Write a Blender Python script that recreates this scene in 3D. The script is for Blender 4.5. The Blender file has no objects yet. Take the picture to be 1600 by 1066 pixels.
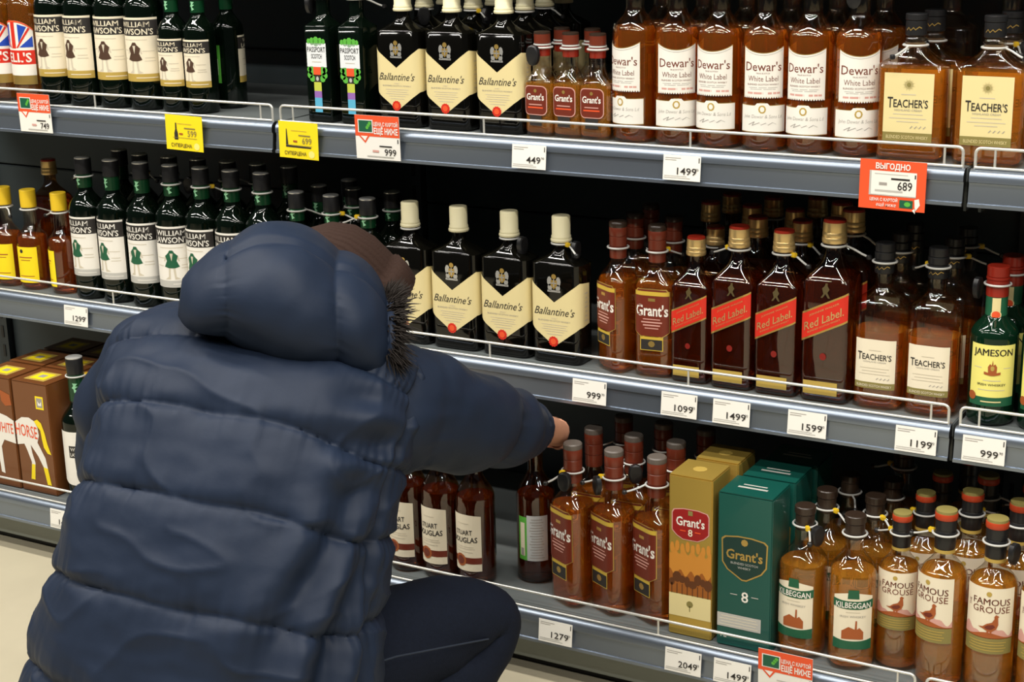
import bpy, bmesh, math, random
from mathutils import Vector, Matrix, noise
from mathutils.geometry import tessellate_polygon
random.seed(7)
SC = bpy.context.scene
COL = SC.collection
PI = math.pi

# ------------------------------------------------------------------ camera
cam_d = bpy.data.cameras.new('camera')
cam_d.sensor_width = 36.0
cam_d.lens = 57.44
cam = bpy.data.objects.new('camera', cam_d)
COL.objects.link(cam)
_p, _y, _r = 0.28284, 0.51605, -0.02288
_fw = Vector((-math.sin(_y) * math.cos(_p), math.cos(_y) * math.cos(_p), -math.sin(_p)))
_rt = Vector((math.cos(_y), math.sin(_y), 0))
_up = _rt.cross(_fw)
_r2 = _rt * math.cos(_r) + _up * math.sin(_r)
_u2 = -_rt * math.sin(_r) + _up * math.cos(_r)
_m = Matrix((_r2, _u2, -_fw)).transposed().to_4x4()
_m.translation = Vector((1.8257, -2.3761, 1.3630))
cam.matrix_world = _m
cam_d.clip_start = 0.05
SC.camera = cam

# ------------------------------------------------------------------ world, lamps, exposure
wd = bpy.data.worlds.new('shop_ambient')
SC.world = wd
wd.use_nodes = True
wd.node_tree.nodes['Background'].inputs[0].default_value = (0.92, 0.96, 1.0, 1)
wd.node_tree.nodes['Background'].inputs[1].default_value = 0.035

def area(name, loc, sx, sy, power, col=(1.0, 0.955, 0.88)):
    l = bpy.data.lights.new(name, 'AREA')
    l.shape = 'RECTANGLE'; l.size = sx; l.size_y = sy; l.energy = power; l.color = col
    o = bpy.data.objects.new(name, l); COL.objects.link(o); o.location = loc
    return o
for i, lx in enumerate((-2.6, -0.7, 1.2, 3.1)):          # three rows of ceiling tubes along the aisle
    area('ceiling_tube_light', (lx, -0.85, 3.0), 1.5, 0.08, 27)
    area('ceiling_tube_light', (lx + 0.4, -1.65, 3.0), 1.5, 0.08, 22)
    area('ceiling_tube_light', (lx, -2.7, 3.0), 1.5, 0.08, 24)

SC.view_settings.view_transform = 'Standard'
SC.view_settings.look = 'None'
SC.view_settings.gamma = 1.0
SC.view_settings.use_curve_mapping = False
SC.view_settings.exposure = 0.32
try:
    SC.cycles.use_denoising = True
    SC.cycles.max_bounces = 12
    SC.cycles.transmission_bounces = 10
    SC.cycles.transparent_max_bounces = 24
    SC.cycles.sample_clamp_indirect = 6.0
except Exception:
    pass

# ------------------------------------------------------------------ materials
MATS = {}
def mat(name, col, rough=0.5, metal=0.0, spec=0.5, coat=0.0, trans=0.0, ior=1.45, noise_amt=0.0, noise_scale=40.0, bump=0.0, bump_scale=200.0, sheen=0.0):
    if name in MATS: return MATS[name]
    m = bpy.data.materials.new(name); m.use_nodes = True
    nt = m.node_tree; b = nt.nodes['Principled BSDF']
    c = (*col, 1)
    b.inputs['Base Color'].default_value = c
    b.inputs['Roughness'].default_value = rough
    b.inputs['Metallic'].default_value = metal
    b.inputs['Specular IOR Level'].default_value = spec
    b.inputs['Coat Weight'].default_value = coat
    b.inputs['Coat Roughness'].default_value = 0.05
    b.inputs['Transmission Weight'].default_value = trans
    b.inputs['IOR'].default_value = ior
    b.inputs['Sheen Weight'].default_value = sheen
    if noise_amt > 0 or bump > 0:
        tc = nt.nodes.new('ShaderNodeTexCoord')
    if noise_amt > 0:
        n = nt.nodes.new('ShaderNodeTexNoise'); n.inputs['Scale'].default_value = noise_scale; n.inputs['Detail'].default_value = 4
        nt.links.new(tc.outputs['Object'], n.inputs['Vector'])
        mx = nt.nodes.new('ShaderNodeMixRGB'); mx.blend_type = 'MIX'
        mx.inputs[1].default_value = tuple(max(0, v * (1 - noise_amt)) for v in col) + (1,)
        mx.inputs[2].default_value = tuple(min(1, v * (1 + noise_amt)) for v in col) + (1,)
        nt.links.new(n.outputs['Fac'], mx.inputs[0]); nt.links.new(mx.outputs[0], b.inputs['Base Color'])
    if bump > 0:
        n2 = nt.nodes.new('ShaderNodeTexNoise'); n2.inputs['Scale'].default_value = bump_scale; n2.inputs['Detail'].default_value = 3
        nt.links.new(tc.outputs['Object'], n2.inputs['Vector'])
        bp = nt.nodes.new('ShaderNodeBump'); bp.inputs['Strength'].default_value = bump; bp.inputs['Distance'].default_value = 0.002
        nt.links.new(n2.outputs['Fac'], bp.inputs['Height']); nt.links.new(bp.outputs[0], b.inputs['Normal'])
    MATS[name] = m
    return m

def shell_glass(name, tint):
    """thin bottle wall: tinted pass-through plus a sharp mirror term that grows at grazing angles"""
    if name in MATS: return MATS[name]
    m = bpy.data.materials.new(name); m.use_nodes = True
    nt = m.node_tree; nt.nodes.clear()
    out = nt.nodes.new('ShaderNodeOutputMaterial'); mix = nt.nodes.new('ShaderNodeMixShader')
    tr = nt.nodes.new('ShaderNodeBsdfTransparent'); tr.inputs[0].default_value = (*tint, 1)
    gl = nt.nodes.new('ShaderNodeBsdfGlossy'); gl.inputs['Roughness'].default_value = 0.03
    lw = nt.nodes.new('ShaderNodeLayerWeight'); lw.inputs[0].default_value = 0.5
    pw = nt.nodes.new('ShaderNodeMath'); pw.operation = 'POWER'; pw.inputs[1].default_value = 4.0
    ma = nt.nodes.new('ShaderNodeMath'); ma.operation = 'MULTIPLY_ADD'; ma.inputs[1].default_value = 0.7; ma.inputs[2].default_value = 0.09
    nt.links.new(lw.outputs['Facing'], pw.inputs[0]); nt.links.new(pw.outputs[0], ma.inputs[0])
    nt.links.new(ma.outputs[0], mix.inputs[0]); nt.links.new(tr.outputs[0], mix.inputs[1]); nt.links.new(gl.outputs[0], mix.inputs[2])
    nt.links.new(mix.outputs[0], out.inputs[0])
    MATS[name] = m
    return m

WHITE = mat('paper_white', (0.80, 0.77, 0.70), 0.45)
CREAM = mat('paper_cream', (0.74, 0.63, 0.31), 0.45)
PALE = mat('paper_pale', (0.80, 0.72, 0.55), 0.45)
BUFF = mat('paper_buff', (0.72, 0.61, 0.31), 0.45)
YELLOW = mat('paper_yellow', (0.88, 0.68, 0.01), 0.5)
LEMON = mat('paper_lemon', (0.83, 0.76, 0.20), 0.45)
INK = mat('ink_black', (0.025, 0.022, 0.02), 0.5)
GREYINK = mat('ink_grey', (0.33, 0.31, 0.28), 0.6)
FAINT = mat('ink_faint', (0.58, 0.52, 0.40), 0.6)
BROWNINK = mat('ink_brown', (0.16, 0.04, 0.02), 0.5)
RED = mat('ink_red', (0.62, 0.025, 0.012), 0.4)
ORANGE = mat('ink_orange_red', (0.78, 0.09, 0.025), 0.45)
GOLD = mat('foil_gold', (0.62, 0.42, 0.12), 0.32, metal=0.75)
OCHRE = mat('ink_ochre', (0.46, 0.32, 0.07), 0.45)
OLIVE = mat('ink_olive', (0.24, 0.20, 0.06), 0.45)
SILVER = mat('foil_silver', (0.62, 0.62, 0.60), 0.3, metal=0.7)
MAROON = mat('ink_maroon', (0.15, 0.022, 0.010), 0.4)
GREEN = mat('ink_green', (0.012, 0.10, 0.045), 0.45)
LEAF = mat('ink_leaf_green', (0.10, 0.42, 0.05), 0.45)
BLUE = mat('ink_blue', (0.012, 0.06, 0.42), 0.45)
SKYB = mat('ink_sky', (0.10, 0.42, 0.62), 0.45)
PURPLE = mat('ink_purple', (0.28, 0.13, 0.42), 0.45)
LIME = mat('ink_lime', (0.50, 0.55, 0.07), 0.45)
GREYP = mat('paper_grey', (0.48, 0.47, 0.43), 0.5)
PINK = mat('ink_pink', (0.62, 0.33, 0.28), 0.5)
RUST = mat('ink_rust', (0.36, 0.09, 0.02), 0.5)
BLACKP = mat('plastic_black', (0.012, 0.012, 0.013), 0.35)
GREYPL = mat('plastic_grey', (0.55, 0.55, 0.52), 0.4)
YELPL = mat('plastic_yellow', (0.72, 0.48, 0.02), 0.4)
REDCAP = mat('cap_red', (0.27, 0.018, 0.008), 0.3)
REDBROWN = mat('cap_red_brown', (0.145, 0.026, 0.012), 0.3)
CREAMCAP = mat('cap_cream', (0.76, 0.70, 0.45), 0.35)
GOLDCAP = mat('cap_gold', (0.68, 0.48, 0.20), 0.3, metal=0.6)
DKBROWN = mat('cap_dark_brown', (0.03, 0.018, 0.012), 0.3)
G_GREEN = mat('glass_bottle_green', (0.0012, 0.0036, 0.0018), 0.06, spec=0.5)
G_GREEN2 = mat('glass_emerald', (0.0025, 0.016, 0.007), 0.06, spec=0.5)
G_SLEEVE = mat('foil_green', (0.004, 0.040, 0.014), 0.25, spec=0.5)
G_BLACK = mat('glass_brown_black', (0.0022, 0.0020, 0.0014), 0.06, spec=0.5)
SH_AMBER = shell_glass('glass_amber_shell', (0.93, 0.86, 0.74))
SH_CLEAR = shell_glass('glass_clear_shell', (0.93, 0.92, 0.88))
SH_BROWN = shell_glass('glass_brown_shell', (0.62, 0.42, 0.24))
def liquid(name, col, t=0.86): return mat(name, col, 0.04, trans=t, ior=1.34, spec=0.3)
L_AMBER = liquid('whisky_amber', (0.90, 0.30, 0.024), 0.88)
L_GOLD = liquid('whisky_gold', (0.96, 0.42, 0.040), 0.80)
L_RUST = liquid('whisky_rust', (0.66, 0.17, 0.025))
L_DARK = liquid('whisky_dark', (0.42, 0.12, 0.025))

# ------------------------------------------------------------------ object helpers
def link(o, parent=None):
    COL.objects.link(o)
    if parent is not None: o.parent = parent
    return o
def new_mesh(name, verts, faces, mats, mi=None, smooth=35):
    me = bpy.data.meshes.new(name)
    me.from_pydata([tuple(v) for v in verts], [], faces)
    for m in (mats if isinstance(mats, (list, tuple)) else [mats]): me.materials.append(m)
    if mi: me.polygons.foreach_set('material_index', mi)
    if smooth:
        me.polygons.foreach_set('use_smooth', [True] * len(me.polygons))
        me.update()
        try: me.set_sharp_from_angle(angle=math.radians(smooth))
        except Exception: pass
    me.update()
    return me
def obj(name, me, parent=None, loc=(0, 0, 0), rot=(0, 0, 0)):
    o = bpy.data.objects.new(name, me); o.location = loc; o.rotation_euler = rot
    return link(o, parent)
def empty(name, loc=(0, 0, 0), rz=0.0, parent=None):
    o = bpy.data.objects.new(name, None); o.location = loc; o.rotation_euler = (0, 0, rz); o.empty_display_size = 0.05
    return link(o, parent)
def tag(o, label, cat=None, group=None, kind=None):
    if label: o['label'] = label
    if cat: o['category'] = cat
    if group: o['group'] = group
    if kind: o['kind'] = kind
    return o

class MB:
    """collects shapes into one mesh"""
    def __init__(s): s.v = []; s.f = []; s.mi = []; s.mats = []
    def _m(s, m):
        if m not in s.mats: s.mats.append(m)
        return s.mats.index(m)
    def raw(s, vs, fs, m):
        b = len(s.v); s.v += [tuple(v) for v in vs]; k = s._m(m)
        for f in fs: s.f.append([i + b for i in f]); s.mi.append(k)
    def box(s, x0, x1, y0, y1, z0, z1, m):
        vs = [(x, y, z) for z in (z0, z1) for y in (y0, y1) for x in (x0, x1)]
        s.raw(vs, [(0, 2, 3, 1), (4, 5, 7, 6), (0, 1, 5, 4), (2, 6, 7, 3), (0, 4, 6, 2), (1, 3, 7, 5)], m)
    def bbox(s, x0, x1, y0, y1, z0, z1, m, e=0.003):
        """box with chamfered edges"""
        bm = bmesh.new(); bmesh.ops.create_cube(bm, size=1)
        for v in bm.verts: v.co = Vector(((x0 + x1) / 2 + v.co.x * (x1 - x0), (y0 + y1) / 2 + v.co.y * (y1 - y0), (z0 + z1) / 2 + v.co.z * (z1 - z0)))
        bmesh.ops.bevel(bm, geom=bm.edges[:], offset=e, segments=2, affect='EDGES')
        bm.verts.index_update()
        s.raw([v.co for v in bm.verts], [[v.index for v in f.verts] for f in bm.faces], m); bm.free()
    def tube(s, pts, r, m, n=8, cap=True):
        pts = [Vector(p) for p in pts]; rs = r if isinstance(r, (list, tuple)) else [r] * len(pts)
        vs = []; fs = []; ref = None
        for i, p in enumerate(pts):
            t = (pts[min(i + 1, len(pts) - 1)] - pts[max(i - 1, 0)]).normalized()
            if ref is None: ref = Vector((0, 0, 1)) if abs(t.z) < 0.9 else Vector((1, 0, 0))
            a = t.cross(ref).normalized(); b = a.cross(t).normalized(); ref = b
            for j in range(n):
                an = 2 * PI * j / n
                vs.append(p + (a * math.cos(an) + b * math.sin(an)) * rs[i])
        for i in range(len(pts) - 1):
            for j in range(n):
                fs.append((i * n + j, i * n + (j + 1) % n, (i + 1) * n + (j + 1) % n, (i + 1) * n + j))
        if cap: fs.append(list(range(n))[::-1]); fs.append([(len(pts) - 1) * n + j for j in range(n)])
        s.raw(vs, fs, m)
    def lathe(s, prof, m, n=28, cx=0, cy=0):
        vs = []; fs = []
        for r, z in prof:
            for j in range(n): vs.append((cx + r * math.cos(2 * PI * j / n), cy + r * math.sin(2 * PI * j / n), z))
        k = len(prof)
        for i in range(k - 1):
            for j in range(n): fs.append((i * n + j, i * n + (j + 1) % n, (i + 1) * n + (j + 1) % n, (i + 1) * n + j))
        fs.append(list(range(n))[::-1]); fs.append([(k - 1) * n + j for j in range(n)])
        s.raw(vs, fs, m)
    def torus(s, R, r, z, m, n=28, k=8):
        vs = []; fs = []
        for i in range(n):
            a = 2 * PI * i / n
            for j in range(k):
                b = 2 * PI * j / k; q = R + r * math.cos(b)
                vs.append((q * math.cos(a), q * math.sin(a), z + r * math.sin(b)))
        for i in range(n):
            for j in range(k): fs.append((i * k + j, ((i + 1) % n) * k + j, ((i + 1) % n) * k + (j + 1) % k, i * k + (j + 1) % k))
        s.raw(vs, fs, m)
    def mesh(s, name, smooth=35): return new_mesh(name, s.v, s.f, s.mats, s.mi, smooth)

# ------------------------------------------------------------------ lettering
_TC = {}
def text2d(body, bold=0.0, shear=0.0, space=1.0):
    key = (body, bold, shear, space)
    if key in _TC: return _TC[key]
    cu = bpy.data.curves.new('lettering', 'FONT')
    cu.body = body; cu.size = 1.0; cu.offset = bold; cu.shear = shear; cu.space_character = space
    cu.resolution_u = 2; cu.fill_mode = 'FRONT'
    o = bpy.data.objects.new('lettering', cu); COL.objects.link(o)
    dg = bpy.context.evaluated_depsgraph_get()
    me = bpy.data.meshes.new_from_object(o.evaluated_get(dg))
    vs = [(v.co.x, v.co.y) for v in me.vertices]; fs = [list(p.vertices) for p in me.polygons]
    bpy.data.objects.remove(o); bpy.data.curves.remove(cu); bpy.data.meshes.remove(me)
    x0 = min(v[0] for v in vs); x1 = max(v[0] for v in vs)
    r = ([(x - (x0 + x1) / 2, y) for x, y in vs], fs, x1 - x0)
    _TC[key] = r
    return r

class Decal:
    """flat print mapped on a surface f(s, z, off) -> xyz"""
    def __init__(s, f): s.f = f; s.mb = MB(); s.flat = getattr(f, '__name__', '') == '<lambda>'
    def strip(s, s0, s1, zlo, zhi, m, off=0.0004, n=None, rows=1):
        lo = zlo if callable(zlo) else (lambda x: zlo); hi = zhi if callable(zhi) else (lambda x: zhi)
        n = n or max(1, int(abs(s1 - s0) / 0.005) + 1)
        vs = []; fs = []
        for i in range(n + 1):
            x = s0 + (s1 - s0) * i / n
            for j in range(rows + 1):
                z = lo(x) + (hi(x) - lo(x)) * j / rows
                vs.append(s.f(x, z, off))
        for i in range(n):
            for j in range(rows):
                a = i * (rows + 1) + j; fs.append((a, a + rows + 1, a + rows + 2, a + 1))
        s.mb.raw(vs, fs, m)
    def poly(s, pts, m, off=0.0007, c=(0, 0), k=1.0):
        p = [(c[0] + x * k, c[1] + z * k) for x, z in pts]
        tr = tessellate_polygon([[Vector((x, z, 0)) for x, z in p]])
        out = []
        for t in tr:
            a, b, d = t
            ar = (p[b][0] - p[a][0]) * (p[d][1] - p[a][1]) - (p[b][1] - p[a][1]) * (p[d][0] - p[a][0])
            out.append(t if ar > 0 else (a, d, b))
        if not s.flat:          # keep long triangles from cutting into a round wall
            work = [tuple(t) for t in out]; out = []; mids = {}
            while work:
                t = work.pop(); e = [(abs(p[t[i]][0] - p[t[(i + 1) % 3]][0]), i) for i in range(3)]; L, i = max(e)
                if L < 0.0045: out.append(t); continue
                a, b, c_ = t[i], t[(i + 1) % 3], t[(i + 2) % 3]; key = (min(a, b), max(a, b))
                if key not in mids: mids[key] = len(p); p.append(((p[a][0] + p[b][0]) / 2, (p[a][1] + p[b][1]) / 2))
                k_ = mids[key]; work += [(a, k_, c_), (k_, b, c_)]
        s.mb.raw([s.f(x, z, off) for x, z in p], out, m)
    def disc(s, cx, cz, rx, rz, m, off=0.0007, n=16):
        s.poly([(math.cos(2 * PI * i / n) * rx, math.sin(2 * PI * i / n) * rz) for i in range(n)], m, off, (cx, cz))
    def text(s, body, cx, cz, h, m, width=None, bold=0.0, shear=0.0, off=0.0008, space=1.0, slope=0.0):
        multi = bold > 0 and 'M' in body        # outline growth breaks on M: overprint instead
        vs, fs, w = text2d(body, 0.0 if multi else bold, shear, space)
        kz = h / 0.70; kx = (width / w) if width else kz
        if multi:
            for q in (-1, 1): s.mb.raw([s.f(cx + x * kx + q * bold * kz * 1.4, cz + y * kz - h / 2 + slope * x * kx, off) for x, y in vs], fs, m)
        s.mb.raw([s.f(cx + x * kx, cz + y * kz - h / 2 + slope * x * kx, off) for x, y in vs], fs, m)
    def line(s, cx, cz, w, h, m, off=0.0007): s.strip(cx - w / 2, cx + w / 2, cz - h / 2, cz + h / 2, m, off)
    def mesh(s, name): return s.mb.mesh(name, 60)

def flat_front(y):      # a face in the x-z plane that looks to -y
    return lambda s, z, off: (s, y - off, z)

# ------------------------------------------------------------------ lofted bottle bodies
def ring_pts(shape, w, d, r):
    r = max(0.0005, min(r, w / 2, d / 2)); out = []
    if shape == 'tri':
        c = 2 * (w / 2 - r)
        for k, (ca, a0) in enumerate(((-30, -90), (90, 30), (210, 150))):
            cx, cy = c * math.cos(math.radians(ca)), c * math.sin(math.radians(ca))
            for i in range(12):
                a = math.radians(a0 + 120 * i / 11); out.append((cx + r * math.cos(a), cy + r * math.sin(a)))
    else:
        for k, (sx, sy, a0) in enumerate(((1, -1, -90), (1, 1, 0), (-1, 1, 90), (-1, -1, 180))):
            cx, cy = sx * (w / 2 - r), sy * (d / 2 - r)
            for i in range(9):
                a = math.radians(a0 + 90 * i / 8); out.append((cx + r * math.cos(a), cy + r * math.sin(a)))
    return out

def surf_map(shape, w, d, r):
    """s = arc length from the front centre (to the viewer's right), z height"""
    P = ring_pts(shape, w, d, r)
    fy = -d / 2 if shape != 'tri' else -w / 2
    loop = [(0.0, fy)] + [p for p in P] + [(0.0, fy)]
    cum = [0.0]
    for a, b in zip(loop, loop[1:]): cum.append(cum[-1] + math.hypot(b[0] - a[0], b[1] - a[1]))
    L = cum[-1]
    def f(s, z, off):
        s = s % L
        i = 0
        while i < len(cum) - 2 and cum[i + 1] < s - 1e-12: i += 1
        a, b = loop[i], loop[i + 1]; e = cum[i + 1] - cum[i]
        while e < 1e-9 and i < len(cum) - 2:
            i += 1; a, b = loop[i], loop[i + 1]; e = cum[i + 1] - cum[i]
        t = (s - cum[i]) / e if e > 1e-9 else 0
        x = a[0] + (b[0] - a[0]) * t; y = a[1] + (b[1] - a[1]) * t
        nx, ny = (b[1] - a[1]), -(b[0] - a[0]); q = math.hypot(nx, ny) or 1
        off2 = off + 0.00025
        return (x + nx / q * off2, y + ny / q * off2, z)
    return f

def levels(w, d, r, zb, zn, nr, H, e=0.006, p=1.0, n=10, lip=0.0):
    lv = [(0.0, w - 2 * e, d - 2 * e, max(r - e, 0.001)), (e * 0.3, w - 0.7 * e, d - 0.7 * e, max(r - 0.35 * e, 0.001)), (e, w, d, r)]
    for k in (0.25, 0.5, 0.75): lv.append((e + (zb - e) * k, w, d, r))
    for i in range(n + 1):
        t = i / n; k = t ** p; k = k * k * (3 - 2 * k)
        ww = w + (2 * nr - w) * k; dd = d + (2 * nr - d) * k
        rr = min(r + (nr - r) * min(1, k * 1.0), ww / 2, dd / 2)
        if k > 0.55: rr = rr + (min(ww, dd) / 2 - rr) * (k - 0.55) / 0.45
        lv.append((zb + (zn - zb) * t, ww, dd, rr))
    lv.append(((zn + H) / 2, 2 * nr, 2 * nr, nr))
    if lip: lv.append((H - 0.012, 2 * nr, 2 * nr, nr)); lv.append((H - 0.010, 2 * (nr + lip), 2 * (nr + lip), nr + lip))
    lv.append((H, 2 * (nr + lip), 2 * (nr + lip), nr + lip))
    return lv

def loft(mb, shape, lv, m, sh=0.0, top=None):
    rings = []
    if top is not None:
        cut = []
        for a, b in zip(lv, lv[1:]):
            cut.append(a)
            if b[0] > top:
                t = (top - a[0]) / (b[0] - a[0]); cut.append(tuple(a[i] + (b[i] - a[i]) * t for i in range(4))); break
        lv = cut
    vs = []; fs = []
    for z, w, d, r in lv:
        rings.append([(x, y, z) for x, y in ring_pts(shape, w - 2 * sh, d - 2 * sh, max(r - sh, 0.0005))])
    if sh: rings[0] = [(x, y, 0.004) for x, y, z in rings[0]]; rings[1] = [(x, y, 0.0055) for x, y, z in rings[1]]; rings[2] = [(x, y, max(0.008, z)) for x, y, z in rings[2]]
    n = len(rings[0])
    for R in rings: vs += R
    for i in range(len(rings) - 1):
        for j in range(n): fs.append((i * n + j, i * n + (j + 1) % n, (i + 1) * n + (j + 1) % n, (i + 1) * n + j))
    b = len(vs); vs += rings[0]; fs.append([b + j for j in range(n)][::-1])
    b = len(vs); vs += rings[-1]; fs.append([b + j for j in range(n)])
    mb.raw(vs, fs, m)

# ------------------------------------------------------------------ the setting
S1, S2, S3 = 0.9259, 0.5309, 0.1320          # shelf-deck heights
SZ = {1: S1, 2: S2, 3: S3}
SY = {1: 0.0, 2: 0.0, 3: -0.117}             # front edge of each deck
TILE = mat('floor_tile_beige', (0.50, 0.45, 0.325), 0.4, noise_amt=0.10, noise_scale=9.0)
GROUT = mat('floor_grout', (0.33, 0.30, 0.23), 0.8)
PANEL = mat('back_panel_slate', (0.050, 0.066, 0.072), 0.45, noise_amt=0.15, noise_scale=6.0)
STEEL = mat('upright_steel', (0.05, 0.06, 0.065), 0.4, metal=0.3)
DECK = mat('shelf_deck_grey', (0.13, 0.145, 0.145), 0.42, noise_amt=0.08, noise_scale=12.0)
ALU = mat('price_rail_aluminium', (0.23, 0.268, 0.325), 0.34, metal=0.8)
ALU_END = mat('price_rail_end_black', (0.01, 0.01, 0.01), 0.5)
CHROME = mat('guard_wire_zinc', (0.70, 0.70, 0.66), 0.3, metal=0.55)
KICK = mat('kick_plate_grey', (0.22, 0.24, 0.22), 0.45, metal=0.2)

fl = MB(); fl.box(-3.2, 4.6, -4.6, 1.4, -0.03, -0.003, GROUT)
floor = obj('floor', fl.mesh('floor', 0)); tag(floor, 'beige tiled shop floor in front of the shelving', kind='structure')
TS = 0.60
tm = MB(); tm.bbox(0.0015, TS - 0.0015, 0.0015, TS - 0.0015, -0.006, 0.0, TILE, e=0.001); tile_me = tm.mesh('tile', 30)
for i in range(-5, 7):
    for j in range(-7, 2):
        obj('tile', tile_me, floor, (i * TS + 0.42, j * TS - 0.02, 0))

bw = MB(); bw.box(-3.2, 4.6, 0.475, 0.50, 0.0, 2.25, STEEL)
wall_back = obj('wall_back', bw.mesh('wall_back', 0)); tag(wall_back, 'dark slate back of the shelving run', kind='structure')
for sx in (-2, -1, 0, 1, 2):
    for z0, z1 in ((0.10, 0.38), (0.383, 0.690), (0.694, 0.995), (1.0, 1.30), (1.305, 1.70), (1.705, 2.2)):
        p = MB(); p.bbox(sx * 1.25 + 0.018, sx * 1.25 + 1.232, 0.462, 0.478, z0, z1, PANEL, e=0.002)
        obj('back_panel', p.mesh('back_panel', 30), wall_back)
for k, x in enumerate((-2.5, -1.25, 0.0, 1.25, 2.5)):
    p = MB(); p.box(x - 0.016, x + 0.016, 0.445, 0.476, 0.0, 2.25, STEEL)
    for q in range(44): p.box(x - 0.004, x + 0.004, 0.4435, 0.4452, 0.05 + q * 0.05, 0.08 + q * 0.05, BLACKP)
    obj('upright', p.mesh('upright', 0), wall_back)

def shelf(sx, k, label):
    x0, x1 = sx * 1.25 + 0.003, sx * 1.25 + 1.247
    z, yf = (SZ[k], SY[k]) if k else (1.325, 0.0)
    root = empty('shelf', (x0, yf, z))
    tag(root, label, 'shelf', 'shelves of the bottle display')
    L = x1 - x0; D = 0.455 - yf
    d = MB(); d.bbox(0, L, 0.002, D - 0.012, -0.022, 0.0, DECK, e=0.0015); obj('deck', d.mesh('deck', 30), root)
    # folded stiffener under the deck
    d = MB(); d.box(0.02, L - 0.02, 0.05, 0.065, -0.05, -0.0225, DECK); d.box(0.02, L - 0.02, D - 0.09, D - 0.075, -0.05, -0.0225, DECK)
    if k != 3:
        for bx_ in (0.006, L - 0.010): d.box(bx_, bx_ + 0.004, 0.03, D - 0.012, -0.07, -0.0225, STEEL)
    obj('bracket', d.mesh('bracket', 0), root)
    # price rail: rounded nose on top, tilted face, bright bottom lip
    prof = [(0.0015, 0.000), (-0.004, 0.0012), (-0.010, -0.0005), (-0.0145, -0.0045), (-0.0165, -0.010), (-0.0165, -0.017), (-0.0140, -0.0185),
            (-0.0135, -0.022), (-0.0165, -0.046), (-0.0165, -0.0475), (-0.0195, -0.0485), (-0.0195, -0.0535), (-0.0160, -0.0545), (-0.0110, -0.0545), (-0.0080, -0.040), (0.0015, -0.0245)]
    rb = MB(); n = len(prof)
    vs = [(0.001, y, zz) for y, zz in prof] + [(L - 0.001, y, zz) for y, zz in prof]
    rb.raw(vs, [(i, n + i, n + (i + 1) % n, (i + 1) % n)[::-1] for i in range(n)], ALU)
    rb.raw(vs, [list(range(n)), [n + i for i in range(n)][::-1]], ALU_END)
    obj('price_rail', rb.mesh('price_rail', 40), root)
    # wire guard: one long bent hoop, a lower wire and short posts
    g = MB(); hi, lo, yy = 0.031, 0.003, -0.004; r = 0.0022; e = 0.008
    hoop = [(0.006, yy, -0.002)] + [(0.006, yy, hi - e)] + [(0.006 + e * (1 - math.cos(a)), yy, hi - e + e * math.sin(a)) for a in (0.4, 0.8, 1.2, PI / 2)]
    hoop += [(L - 0.006 - e * (1 - math.cos(a)), yy, hi - e + e * math.sin(a)) for a in (PI / 2, 1.2, 0.8, 0.4)] + [(L - 0.006, yy, hi - e), (L - 0.006, yy, -0.002)]
    g.tube(hoop, 0.0024, CHROME, 8)
    g.tube([(0.006, yy - 0.002, lo), (L - 0.006, yy - 0.002, lo)], r, CHROME, 8)
    wg = obj('wire_guard', g.mesh('wire_guard', 60), root)
    for px in (0.034, 0.432, 0.809, 1.211):
        pb = MB(); pb.tube([(px, yy, -0.002), (px, yy, hi)], 0.0019, CHROME, 8); obj('guard_post', pb.mesh('guard_post', 60), wg)
    if k == 3:
        kb = MB(); kb.bbox(0, L, 0.027, 0.042, 0.018 - z, -0.0225, KICK, e=0.002); obj('kick_plate', kb.mesh('kick_plate', 30), root)
        kb = MB(); kb.box(0, L, 0.047, 0.057, 0.0 - z, 0.03 - z, BLACKP); obj('plinth', kb.mesh('plinth', 0), root)
    return root
names = {0: 'uppermost', 1: 'top', 2: 'middle', 3: 'bottom'}
where = {-2: 'far end of the aisle', -1: 'section behind the crouching person', 0: 'long section reaching across the middle', 1: 'short cut-off section at the edge of view'}
for k, lab in ((1, {-1: 'grey top shelf with wire guard carrying the flag-label bottles', 0: 'grey top shelf with wire guard carrying the cream-capped bottles', 1: 'grey top shelf section right of the red framed price card'}),
               (2, {-1: 'grey middle shelf with wire guard carrying the yellow-capped bottles', 0: 'grey middle shelf with wire guard above the reaching hand', 1: 'grey middle shelf section carrying the green bottles with lemon labels'}),
               (3, {-1: 'grey bottom shelf with wire guard carrying the brown horse boxes', 0: 'grey bottom shelf with wire guard carrying gold and green boxes', 1: 'grey bottom shelf section at the lower right corner'}),
               (0, {-1: 'unseen shelf added to shade the flag-label bottles', 0: 'unseen shelf added to shade the cream-capped bottles', 1: 'unseen shelf added to shade the right section'})):  # last tier is out of view, added to shade the bottles below
    for sx in (-1, 0, 1): shelf(sx, k, lab[sx])

# ------------------------------------------------------------------ bottle kinds
# each kind: list of (part name, mesh, index of parent part or None, label or None), neck radius, collar height
KIND = {}
def body_parts(key, shape, dims, zb, zn, nr, H, glass, liq=None, fill=None, e=0.006, p=1.0, lip=0.0):
    lv = levels(*dims, zb, zn, nr, H, e=e, p=p, lip=lip)
    mb = MB(); loft(mb, shape, lv, glass)
    parts = [('glass_body', mb.mesh(key + '_glass', 50), None, None)]
    if liq:
        lb = MB(); loft(lb, shape, lv, liq, sh=0.0022, top=fill)
        parts.append(('whisky', lb.mesh(key + '_whisky', 50), None, None))
    return parts
def cap_mesh(key, segs):
    mb = MB()
    for prof, m in segs: mb.lathe(prof, m)
    return mb.mesh(key + '_cap', 40)
def ridged(r, z0, z1, e=0.0012):
    return [(r - e, z0), (r, z0 + e), (r, z1 - e), (r - e, z1)]
def arc_text_lines(d, cx, rows, m):
    for z, w, h in rows: d.line(cx, z, w, h, m)

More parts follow.
